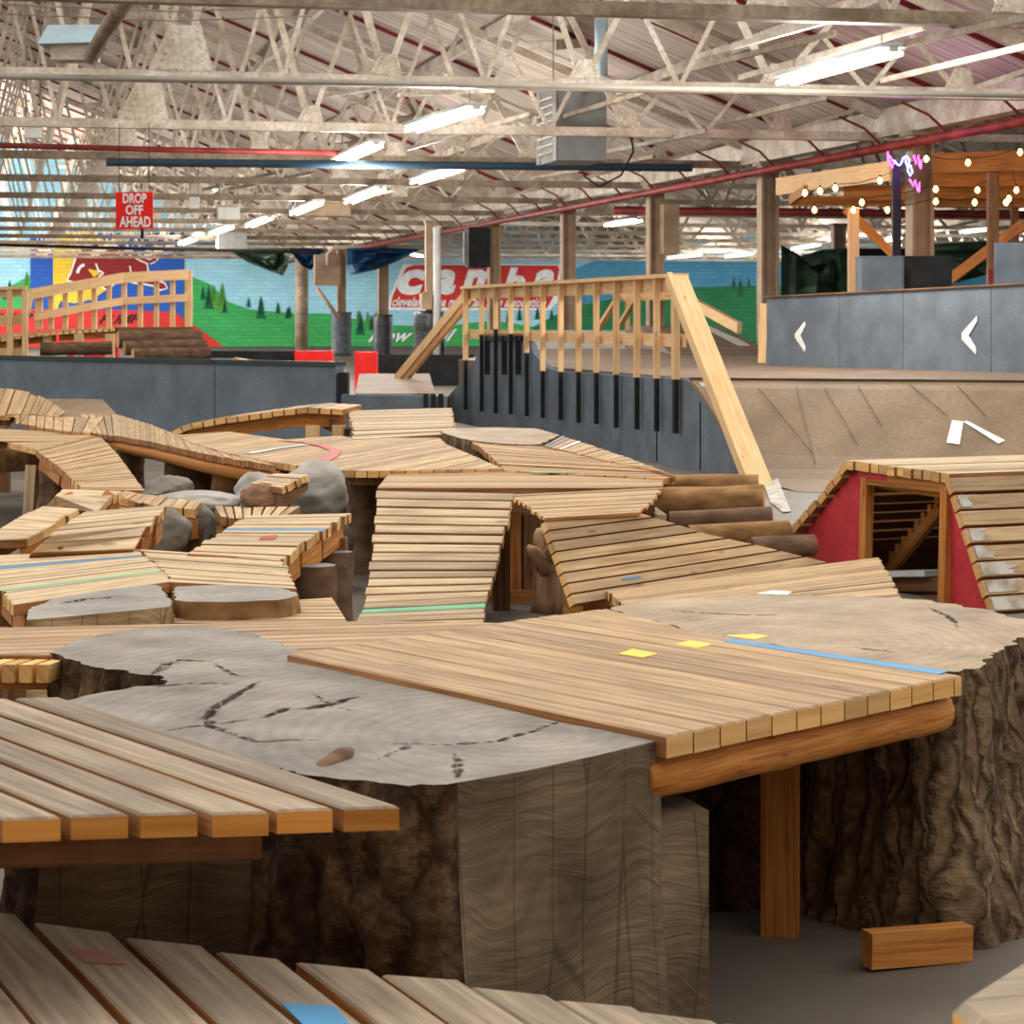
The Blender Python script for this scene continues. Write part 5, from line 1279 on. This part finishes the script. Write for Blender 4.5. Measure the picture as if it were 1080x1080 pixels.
# ---- landing above the centre ramp and the deck behind it
t = thing('slat_platform', 'long slatted landing behind the top of the centre ramp', 'boardwalk', (0, 13.1, 0), 'wooden riding decks')
P = poly_at([(398, 514.5), (412, 497.5), (535, 497.5), (600, 501), (700, 505), (698, 513), (640, 514.5)], .605)
fill(t, P, V((1, .03)), .06, .04, DECK, .14)
for x, y in ((420, 505), (520, 505), (620, 508)): p = W(x, y, .6); post(t, p.x, p.y, .56)
t = thing('slat_platform', 'broad fan of weathered boards in the middle distance with a red painted arc', 'boardwalk', (-1.2, 15.5, 0), 'wooden riding decks')
P = poly_at([(352, 496), (412, 496.5), (530, 494), (500, 481), (470, 468), (464, 462), (371, 461.5), (358, 459.5), (300, 463.5), (242, 455), (185, 459), (205, 468), (240, 478), (292, 488)], .625)
fill(t, P, V((.27, 1)), .07, .04, DECK, .08)
m = MB(); p, q = W(352, 504, .58), W(410, 504, .58)
for k in range(14): a = lerp(p, q, (k + .5) / 14); beam(m, a, a + V((.04, .16, 0)), .03, .08)
obj('joist_ends', m, OLDW, t)
for x, y in ((360, 494), (400, 494), (300, 486), (250, 470), (470, 480), (330, 468)): p = W(x, y, .6); post(t, p.x, p.y + .1, .57, .12)
def ribbon(parent, px, z, w, mat, label):
    m = MB(); P = [W(a, b, z) for a, b in px]
    for i in range(len(P) - 1):
        d = (P[i + 1] - P[i]).normalized(); n = UP.cross(d) * w / 2
        slab(m, [P[i] - n, P[i] + n, P[i + 1] + n, P[i + 1] - n], .003, d, (0, 0, 0))
    o = obj('paint_mark', m, mat, parent); o['label'] = label
ribbon(t, [(298, 464.5), (322, 466), (342, 470), (354, 475), (350, 481), (339, 487)], .632, .075, PINKP, 'red painted arc')
ribbon(t, [(262, 478), (290, 473), (322, 468.5)], .632, .05, GREYP, 'white painted line')
# long strip with a log edge at left, meeting the fan
t = deck('rising boardwalk of cross boards edged by a pole at left centre', [(97, 457, .62), (125, 460, .62), (160, 466, .62), (215, 478.5, .62), (289, 491, .615)], [(84, 437, .62), (125, 437.5, .62), (160, 448, .62), (205, 466, .62), (262, 480, .62)], .085, DECK, name='slat_platform', cat='boardwalk', stringers=False, gap=.14)
m = MB(); tube(m, [W(a, b, z) - UP * .085 + V((.02, .06, 0)) for a, b, z in ((97, 457, .62), (125, 460, .62), (160, 466, .62), (215, 478.5, .62), (289, 491, .615))], .048, 10); obj('edge_pole', m, BEAMW, t, smooth=True)
# curving berm from the left
t = deck('banked berm of upright boards curving in from the left edge', [(-40, 447, .62), (0, 444, .63), (22, 447, .63), (45, 451, .63), (70, 455, .63), (96, 456.5, .625)], [(-40, 434, .70), (0, 438, .70), (22, 437.5, .70), (46, 438, .68), (70, 440, .65), (110, 440, .625)], .12, DECK, name='berm', cat='berm', stringers=False, gap=.1, jit=.02)
Lb = Wz([(-40, 434, .70), (0, 438, .70), (22, 437.5, .70), (46, 438, .68), (62, 440, .66)]); Rb = [p + V((.0, .35, h)) for p, h in zip(Lb, (.22, .2, .17, .1, .03))]
strip(t, Lb, Rb, .14, .04, DECK, .12, jit=.02, name='banked_boards', stringers=False)
for x in (0, 40, 80): p = W(x, 446, .6); post(t, p.x, p.y + .15, .56, .1)
m = MB(); P = [D(*a) for a in ((15, 430, 22.6), (40, 420.5, 23.4), (108, 421, 23.4), (123, 437, 21.6), (60, 444, 21.2))]; slab(m, P, .03, V((1, 0, 0)), (0, 0, 0)); o = tag(obj('hardboard_sheet', m, PLY, None, V((P[2].x, P[2].y, 0))), 'tan hardboard sheet behind the berm against the barrier', 'sheet')
t0 = thing('slat_platform', 'flat boards between the berm and the descending left ramp', 'boardwalk', (-3.2, 17.5, 0), 'wooden riding decks')
P = poly_at([(-40, 467), (0, 465), (40, 474), (100, 459), (88, 457), (60, 456), (-40, 449)], .605); fill(t0, P, V((1, .1)), .085, .04, DECK, .1)
for x, y in ((-20, 458), (40, 463)): p = W(x, y, .6); post(t0, p.x, p.y, .56, .1)
deck('left ramp of narrow slats on a log leg, descending to the boulders', [(38, 475, .60), (62, 492, .55), (88, 516, .50)], [(105, 459, .60), (125, 480, .55), (152, 517, .48)], .085, DECK, posts_=((0, .85), (1, .9)), gap=.16, jit=.006)
p = W(58, 560, .06); lg = (-3.13, 16.2)
t = thing('tree_stump', 'log leg propping the left narrow-slat ramp', 'tree stump', (lg[0], lg[1], 0), 'tree stumps carrying the decks')
stump(t, blob(lg[0] + .03, lg[1] + .05, .15, .17, 14, .15, 5), .5, bark=LOGD, top=STOPB, step=.04, amp=.02, nz=14, flare=.06)
m = MB(); a = V((-3.28, 15.9, 0)); beam(m, a, a + V((.02, .05, .5)), .07, .05, up=V((0, 1, 0))); tag(obj('prop_board', m, PALE[0], None, a), 'short weathered board propped beside the log leg', 'board')
# stump legs below the pole-edged boardwalk
for i, (x, yb, d, r, h, mt, lab) in enumerate(((128, 512, 17.6, .17, .52, LOGD, 'dark stump leg left under the pole-edged boardwalk'), (204, 515, 16.8, .19, .5, LOGD, 'dark stump leg middle under the pole-edged boardwalk'), (250, 524, 15.6, .17, .52, LOGM, 'pale split stump leg right under the pole-edged boardwalk'), (384, 520, 13.9, .12, .52, LOGD, 'dark log leg under the fan of boards beside the centre ramp'))):
    px = (x - 540) / F_PX * d
    t = thing('tree_stump', lab, 'tree stump', (px, d, 0), 'tree stumps carrying the decks')
    stump(t, blob(px, d, r, r, 14, .12, i + 8), h, bark=mt, top=STOPB, step=.04, amp=.015, nz=12, flare=.03)
# bridge with board ends
t = thing('slat_bridge', 'slatted bridge rising to the right in front of the barrier, board ends showing', 'bridge', (-2.4, 20.5, 0), 'wooden riding decks')
Lq = [D(*a) for a in ((180, 455.5, 19.9), (195, 448, 20.0), (240, 440, 20.2), (290, 433.5, 20.4), (326, 429.5, 20.5), (362, 432, 20.6))]; Rq = [p + V((.1, 1.1, .0)) for p in Lq]
strip(t, Lq, Rq, .105, .05, PALE, .14, stringers=False)
m = MB()
for a, b in zip(Lq[1:-1], Lq[2:]): beam(m, a + V((0, .12, -.11)), b + V((0, .12, -.11)), .05, .11)
obj('stringer', m, [BEAMW], t)
for x in (330, 358, 200): 
    p = D(x, 445, 20.55 if x > 300 else 20.1); post(t, p.x, p.y, .56 if x > 300 else .42, .12, NEWW)
m = MB(); a = D(338, 441, 20.8); b = D(366, 458, 20.5); beam(m, a, b, .06, .1); obj('brace', m, OLDW, t)
deck('stack of wide slats stepping down from the far bridge', [(366, 433, .66), (372, 447, .65), (372, 463, .63)], [(476, 430, .67), (478, 445, .66), (480, 457, .63)], .16, PALE, posts_=((0, .1), (0, .9)), gap=.1, th=.06)
# stump top with bark flank and fan decks to its right
t = thing('tree_stump', 'broad low stump with grey bark flank below the black side wall', 'tree stump', (-.2, 16.8, 0), 'tree stumps carrying the decks')
oo = [XY(a, b, .64) for a, b in ((466, 456), (478, 452), (520, 450.5), (566, 452), (590, 459), (566, 469), (536, 468), (510, 466), (490, 463))]
stump(t, [(p.x, p.y, 'b') for p in oo], .64, bark=BARKL, top=STOPL, step=.05, amp=.03, flare=.05, nz=16)
deck('fan of slats with white-edged ends below the broad low stump', [(494, 464, .63), (508, 473, .63), (526, 489, .625)], [(575, 471, .63), (620, 482, .63), (690, 497, .625)], .07, DECK, name='slat_platform', cat='boardwalk', posts_=((0, .2), (2, .1)), gap=.14, stringers=False)
t = deck('curving fan of slats hugging the black side wall', [(574, 470.5, .64), (600, 476, .64), (640, 486, .635), (694, 497, .63)], [(593, 460, .64), (622, 469, .64), (660, 482, .635), (713, 502, .63)], .09, DECK, name='slat_platform', cat='boardwalk', posts_=((1, .5), (3, .5)), stringers=False, gap=.1, paint={1: (BLUEP, 'pale blue painted slat'), 6: (WHT, 'white painted slat')})
t = thing('slat_platform', 'boards joining the fan to the long slatted landing', 'boardwalk', (.4, 13.8, 0), 'wooden riding decks')
P = poly_at([(532, 496), (605, 500), (700, 504.5), (712, 503), (690, 498), (620, 483.5), (527, 490)], .615); fill(t, P, V((1, .02)), .08, .035, DECK, .12)
ribbon(t, [(560, 497.8), (606, 498.2)], .62, .05, GREENP, 'mint green painted strip')
for x in (550, 660): p = W(x, 497, .6); post(t, p.x, p.y, .57)
# ---- log steps right of the landing
LG = 'log steps beside the slatted ramp'
for i, (x0, y0, x1, y1, d0, d1, r, mt, lab) in enumerate(((672, 513, 800, 512, 13.3, 13.2, .065, LOGM, 'rear pale log of the log steps'), (686, 530, 806, 527, 12.6, 12.5, .078, LOGM, 'largest pale log of the log steps'), (706, 551, 814, 546, 12.2, 12.2, .058, LOGD, 'brown log just below the largest pale log'), (726, 566, 832, 561, 12.0, 12.1, .06, LOGM, 'grey split log lower in the log steps'), (792, 578, 858, 575, 11.9, 12.0, .055, LOGD, 'lowest brown log next to the red shed'))):
    log('log', D(x0, y0, d0), D(x1, y1, d1), r, mt, W_END if i < 2 else OLDW, lab, 'log', LG, seed=i)
t = thing('timber_trestle', 'sloping timber trestle under the log steps', 'trestle', (1.1, 12.3, 0))
for x in (705, 790):
    m = MB(); a = D(x, 525, 13.6); b = D(x + 45, 590, 12.0); beam(m, a - UP * .02, b - UP * .06, .06, .08); obj('bearer', m, OLDW, t)
    p = D(x, 525, 13.5); m = MB(); beam(m, V((p.x, p.y, 0)), V((p.x, p.y, p.z - .05)), .09, .09, up=V((0, 1, 0))); obj('post', m, OLDW, t)
m = MB(); a, b = D(660, 526, 12.75), D(698, 552, 12.0); beam(m, a, b, .05, .09); tag(obj('lumber_offcut', m, PALE[0], None, b), 'pale square timber end lying beside the log steps', 'timber')
m = MB(); a, b = D(652, 520, 12.9), D(668, 512, 13.2); beam(m, a, b, .06, .1); tag(obj('lumber_offcut', m, BEAMW, None, a), 'orange block at the right end of the long landing', 'timber')
# ---- red shed ramp at the right
TF, TN, FN = D(893, 485, 13.07), D(1000, 500, 12.2), D(1048, 655, 11.85)
FF = D(833, 560, 13.61); FF = TF + (FF - TF) * 1.5; FN.z = 0.01
t = thing('hump_ramp', 'red-sided slatted hump ramp with a square opening at right', 'ramp', V(((TF.x + TN.x) / 2, 12.6, 0)), None)
AX = V((FN.x - FF.x, FN.y - FF.y, 0)).normalized(); SD = UP.cross(AX); SD = SD if SD.x > 0 else -SD
Wd = 1.25
La = [FF, TF]; 
strip(t, [FF, TF], [FF + SD * Wd, TF + SD * Wd], .1, .045, PALE, .2, name='far_slope_slats', sw=.05)
strip(t, [TF, TN], [TF + SD * Wd, TN + SD * Wd], .082, .05, PALE, .1, name='top_slats', sw=.05)
TN2 = TN + (FN - TN) * .02
strip(t, [TN2, FN], [TN2 + SD * Wd + UP * .0, FN + SD * Wd], .098, .045, [W_TOP, W_SIDE, W_END], .16, name='near_slope_slats', sw=.05, jit=.006, ch=.003)
off = -UP * .055
def panel(pts, mat=REDS, th=.03, nm='side_panel', o=.05):
    m = MB(); prism(m, [p + SD * o for p in pts], SD * th); return obj(nm, m, mat, t)
def shedp(px, py):                       # point on the side plane
    k = (px - 540) / F_PX; n = SD; a = FF
    r = V((k, 1, -(py - HOR) / F_PX)); oo_ = V((0, 0, CAM_H)); s = (a - oo_).dot(n) / r.dot(n); return oo_ + r * s
def gz(p, z): return V((p.x, p.y, z))
pa = shedp(904, 505)
panel([gz(FF, .0) + AX * .06, FF + AX * .06 - UP * .03, TF + off * 1.2, shedp(904, 500), gz(shedp(904, 503), 0)])
panel([gz(shedp(994, 510), 0), shedp(994, 508), TN + off, FN - AX * .05])
for (x0, y0), (x1, y1), mt in (((899, 500.5), (930, 504), REDS), ((930, 504), (997, 512), BEAMW)):
    m = MB(); beam(m, shedp(x0, y0) + SD * .06, shedp(x1, y1) + SD * .06, .05, .055); obj('lintel', m, mt, t)
m = MB()
for x in (907, 991): p = shedp(x, 504 if x < 950 else 512); beam(m, gz(p, 0) + SD * .03, p + SD * .05, .06, .05, up=SD)
beam(m, shedp(905, 508) + SD * .05, shedp(993, 517) + SD * .05, .05, .03); obj('opening_frame', m, BEAMW, t)
m = MB(); prism(m, [gz(FF + SD * Wd, .0), FF + SD * Wd - UP * .06, TF + SD * Wd - UP * .12, TN + SD * Wd - UP * .12, FN + SD * Wd - UP * .01], SD * .03); obj('far_side_panel', m, OLDW, t)
q0 = lerp(TF, FF, .62); m = MB(); prism(m, [gz(q0 + SD * .06, 0), q0 + SD * .06 - UP * .12, q0 + SD * (Wd - .05) - UP * .12, gz(q0 + SD * (Wd - .05), 0)], -AX * .03); obj('inner_shade_board', m, OLDW, t)  # added board that keeps the inside of the opening dark
def inn(px, py, dep):                   # point dep metres inside the side plane
    k = (px - 540) / F_PX; r = V((k, 1, -(py - HOR) / F_PX)); o_ = V((0, 0, CAM_H)); return o_ + r * ((FF + SD * dep - o_).dot(SD) / r.dot(SD))
m = MB(); beam(m, inn(925, 605, .2), inn(993, 604, .2), .22, .03); obj('sill_board', m, GREYP, t)
m = MB(); beam(m, inn(925, 617, .16), inn(993, 616, .16), .05, .07); beam(m, inn(930, 634, .16), inn(993, 633, .16), .05, .06); obj('sill_joist', m, OLDW, t)
m = MB(); a, b = inn(938, 602, .3), inn(993, 536, .3); beam(m, a, b, .04, .06)
for k in range(8): c_ = lerp(a, b, (k + .5) / 8); beam(m, c_ + UP * .03, c_ + UP * .085, .03, .035, up=AX)
obj('inner_stringer', m, BEAMW, t)
# worn white paint on the near slope slats
nrm_ = (FN - TN2).cross(SD).normalized(); nrm_ = nrm_ if nrm_.z > 0 else -nrm_
nbs = max(2, round((FN - TN2).length / .098))
for k in range(1, nbs):
    u0 = (k + .12) / nbs; u1 = (k + .84) / nbs
    if k == 2: continue
    a = lerp(TN2, FN, u0); b = lerp(TN2, FN, u1); m = MB(); n_ = 7
    wd_ = [.10 + .07 * noise.noise(V((i * .8, k * 2.3, 1))) + (.02 * k if k > 4 else 0) for i in range(n_ + 1)]
    for i in range(n_):
        p, q = lerp(a, b, i / n_), lerp(a, b, (i + 1) / n_)
        m.face([v + nrm_ * .004 for v in (p + SD * .012, p + SD * wd_[i], q + SD * wd_[i + 1], q + SD * .012)])
    obj('worn_paint', m, WORNP, t)
# ---- left middle cluster
t = thing('slat_platform', 'low slatted deck just behind the worn boards at left centre', 'boardwalk', (-1.0, 8.1, 0), 'wooden riding decks')
P = poly_at([(190, 640), (350, 630), (367, 657), (176, 657)], .5); fill(t, P, V((1, .02)), .09, .04, DECK, .14)
for x, y in ((200, 650), (345, 645)): p = W(x, y, .5); post(t, p.x, p.y, .46)
for i, (pts, z, lab) in enumerate((([(28, 654), (30, 643), (60, 631), (105, 623), (165, 616), (179, 634), (178, 640), (106, 647)], .56, 'grey-topped low stump with sawn front at left'), ([(186, 634), (186, 618), (240, 617), (290, 619), (316, 626), (300, 632), (240, 635)], .56, 'flat grey stump slab beside the low slatted deck'))):
    oo = [XY(a, b, z) for a, b in pts]; c = sum(oo, V((0, 0))) / len(oo)
    t = thing('tree_stump', lab, 'tree stump', (c.x, c.y, 0), 'tree stumps carrying the decks')
    stump(t, [(p.x, p.y, 'c' if i == 0 and j in (6, 7, 0) else 'b') for j, p in enumerate(oo)], z, bark=LOGM, cut=CUTL, top=STOPB, step=.035, amp=.02, flare=.04, nz=16, grid=.035, cracks=[(.012, .03, [XY(a, b, z) for a, b in ((68, 636), (90, 631), (118, 629))])] if i == 0 else ())
deck('left slatted deck with mint green and yellow slats in front of the boulders', [(-60, 588, .56), (-10, 610, .56), (2, 622, .56), (16, 637, .56)], [(146, 579, .58), (158, 590, .57), (170, 601, .56), (180, 613, .56)], .052, PALE, name='slat_platform', cat='boardwalk', posts_=((0, .3), (3, .1), (2, .5)), gap=.14, paint={17: (GREENP, 'mint green painted slat'), 6: (BLUEP, 'dull blue painted slat')}, ch=.003)
deck('slatted deck joining the left deck and the raised right wedge', [(148, 579.5, .58), (160, 590, .57), (172, 601, .56), (182, 613, .56)], [(298, 590, .57), (303, 600, .565), (308, 610, .56), (313, 620, .56)], .052, PALE, name='slat_platform', cat='boardwalk', posts_=((0, .9), (3, .5)), gap=.14, ch=.003)
t = deck('raised wedge deck with a red mark above the dark stump leg', [(263, 543, .65), (240, 556, .63), (218, 570, .605), (196, 583, .585)], [(368, 540.5, .65), (345, 556, .63), (322, 571, .605), (299, 589, .575)], .058, PALE, name='slat_platform', cat='boardwalk', posts_=((0, .2), (0, .9)), gap=.14, paint={8: (BLUEP, 'dull blue painted slat')}, ch=.003)
decal(t, [W(276, 566, .6125), W(292, 565, .6145), W(290, 569.5, .6065), W(273, 570, .6055)], PINKP, label='small red paint mark', lift=.0035)
for x, d, r, lab in ((332, 9.5, .1, 'dark bark leg under the raised wedge deck'), (355, 10.05, .07, 'thin dark leg at the back of the raised wedge deck')):
    px = (x - 540) / F_PX * d; t = thing('tree_stump', lab, 'tree stump', (px, d, 0), 'tree stumps carrying the decks')
    stump(t, blob(px, d, r, r, 14, .1, x), .5, bark=LOGD, top=STOPB, step=.035, amp=.015, nz=14, flare=.03)
deck('arched deck of pale slats lying over a boulder', [(92, 539, .70), (70, 551, .69), (50, 566, .65), (30, 584, .585)], [(174, 532.5, .71), (168, 541, .695), (156, 556, .66), (142, 580, .585)], .075, PALE, posts_=((0, .2), (2, .2)), gap=.1, name='slat_platform', cat='boardwalk', ch=.003)
deck('small tilted deck of wide boards at the left edge', [(45, 533, .66), (15, 548, .62), (-20, 570, .56)], [(82, 536, .66), (58, 552, .62), (26, 568, .57)], .14, PALE, posts_=((0, .5), (2, .5)), gap=.06, name='slat_platform', cat='boardwalk', ch=.004, sh=.06)
deck('little hump of curved boards behind the small tilted deck', [(66, 515.5, .70), (58, 524, .69), (48, 534, .64)], [(127, 517.5, .70), (116, 523, .69), (100, 541, .62)], .13, PALE, posts_=((0, .5),), gap=.05, name='slat_platform', cat='boardwalk', ch=.004)
deck('narrow rough slats bridging from the little hump to the boulders', [(120, 523, .66), (160, 533, .65), (206, 538, .64)], [(132, 517, .68), (170, 524, .67), (212, 530, .66)], .08, DECK, posts_=((0, .5), (2, .5)), gap=.1, name='slat_platform', cat='boardwalk')
deck('short serrated deck of edge-on slats right of the small boulder', [(232, 545, .62), (262, 548, .62), (300, 545, .62)], [(226, 534, .62), (262, 535, .62), (318, 534, .62)], .05, DECK, posts_=((0, .5), (2, .5)), gap=.2, name='slat_platform', cat='boardwalk')
deck('tiny wedge ramp resting on the great pale boulder', [(263, 511, .74), (296, 514, .70)], [(318, 499, .745), (325, 502, .70)], .07, PALE, gap=.15, name='slat_ramp', stringers=True, posts_=((1, .5),)) if False else None
t = thing('slat_ramp', 'tiny wedge ramp resting on the great pale boulder', 'ramp', D(295, 520, 12.4), 'wooden riding decks')
a, b, c_, d_ = D(264, 509, 12.4), D(297, 514, 12.0), D(325, 500, 12.2), D(290, 499, 12.8)
strip(t, [b, c_], [a, d_], .05, .035, PALE, .12, stringers=False)
m = MB(); prism(m, [b - UP * .045 + V((0, .01, 0)), c_ - UP * .045 + V((0, .01, 0)), c_ - UP * .08, b - UP * .13], V((-.1, .25, 0))); obj('skirt', m, OLDW, t)
# boulders
def BC(px, py, d): return D(px, py, d)
boulder(BC(336, 518, 13.1), .2, .2, .17, ROCKW, 'great pale boulder beside the fan of boards', 1)
boulder(BC(270, 519, 12.9), .14, .14, .11, ROCKW, 'white rounded boulder under the tiny wedge ramp', 2)
boulder(BC(277, 524, 12.2), .12, .1, .075, ROCKB, 'reddish brown rough rock in front of the white rounded boulder', 3)
boulder(BC(180, 518, 13.6), .16, .15, .09, ROCK, 'low grey boulder below the pole-edged boardwalk', 4)
boulder(BC(210, 530, 12.3), .26, .2, .06, ROCKW, 'flat pale slab of rock between the boulders', 5)
boulder(BC(172, 561, 10.4), .125, .14, .115, ROCK, 'dark grey boulder under the arched pale deck', 6)
boulder(BC(214, 556, 10.7), .085, .09, .1, ROCK, 'small upright grey boulder right of the arched pale deck', 7)
boulder(BC(150, 577, 10.0), .3, .14, .03, ROCK, 'thin rock edge in front of the arched pale deck', 8) if False else None
for px, py, d, s in ((336, 540, 13.1, .2), (270, 530, 12.9, .15), (277, 535, 12.25, .12), (180, 530, 13.6, .16), (205, 545, 12.3, .24), (172, 585, 10.45, .14), (214, 580, 10.75, .09)):
    p = D(px, py, d); h = max(p.z + .02, .1)
    if h > .12: boulder((p.x, p.y, h * .5), s * .95, s * .9, h * .5 / .8, ROCK, f'buried rock footing beneath the boulder cluster, {"left" if px < 240 else "right"} part', int(px) % 11, f'rock footings {"left" if px < 240 else "right"}', sub=3)
# far left round rails / log on the floor
log('log', D(-30, 487, 19.5), D(29, 483, 20), .11, LOGM, W_END, 'pale log lying on the floor at the left edge', 'log')

# ================================================================== LIGHT AND CAMERA
w = bpy.data.worlds.new('World'); scn.world = w; w.use_nodes = True
bg = w.node_tree.nodes['Background']; bg.inputs[0].default_value = (1.0, .97, .93, 1); bg.inputs[1].default_value = 1.15
mb = MB(); mb.face([(-26, -5.5, 0), (26, -5.5, 0), (26, -5.5, 9), (-26, -5.5, 9)]); struct('wall_near_unseen', mb, TAN)  # unseen wall behind the camera, put in to cut frontal fill light
s = bpy.data.lights.new('daylight', 'SUN'); s.energy = 1.2; s.angle = math.radians(25); s.color = (1, .95, .86)
o = bpy.data.objects.new('daylight', s); o.rotation_euler = (math.radians(-18), math.radians(-14), 0); COL.objects.link(o)
def fill_light(name, loc, to, sx, sy, e):  # area lamp added as fill, no opening modelled behind it
    l = bpy.data.lights.new(name, 'AREA'); l.shape = 'RECTANGLE'; l.size = sx; l.size_y = sy; l.energy = e; l.color = (1, .98, .95)
    o = bpy.data.objects.new(name, l); o.location = loc; o.rotation_euler = (V(to) - V(loc)).to_track_quat('-Z', 'Y').to_euler(); COL.objects.link(o)
fill_light('left_fill_light', BP(-25, 100, 7), BP(4, 122, 3), 16, 8, 9000)  # added fill from the left to brighten the far wall
fill_light('right_fill_light', BP(35, 102, 6), BP(10, 122, 3), 14, 6, 9000)  # matching added fill from the right, no real source there
cam = bpy.data.cameras.new('Camera'); cam.sensor_width = 36; cam.sensor_fit = 'HORIZONTAL'; cam.lens = 36 * F_PX / 1080
cam.shift_y = -(540 - HOR) / 1080; cam.clip_end = 400; cam.clip_start = .1
cam.dof.use_dof = True; cam.dof.focus_distance = 7.5; cam.dof.aperture_fstop = 16
co = bpy.data.objects.new('Camera', cam); co.location = (0, 0, CAM_H); co.rotation_euler = (math.radians(90), 0, 0); COL.objects.link(co); scn.camera = co
vs = scn.view_settings
scn.display_settings.display_device = 'sRGB'; vs.view_transform = 'Standard'; vs.look = 'None'; vs.gamma = 1; vs.use_curve_mapping = False; vs.exposure = 0.38
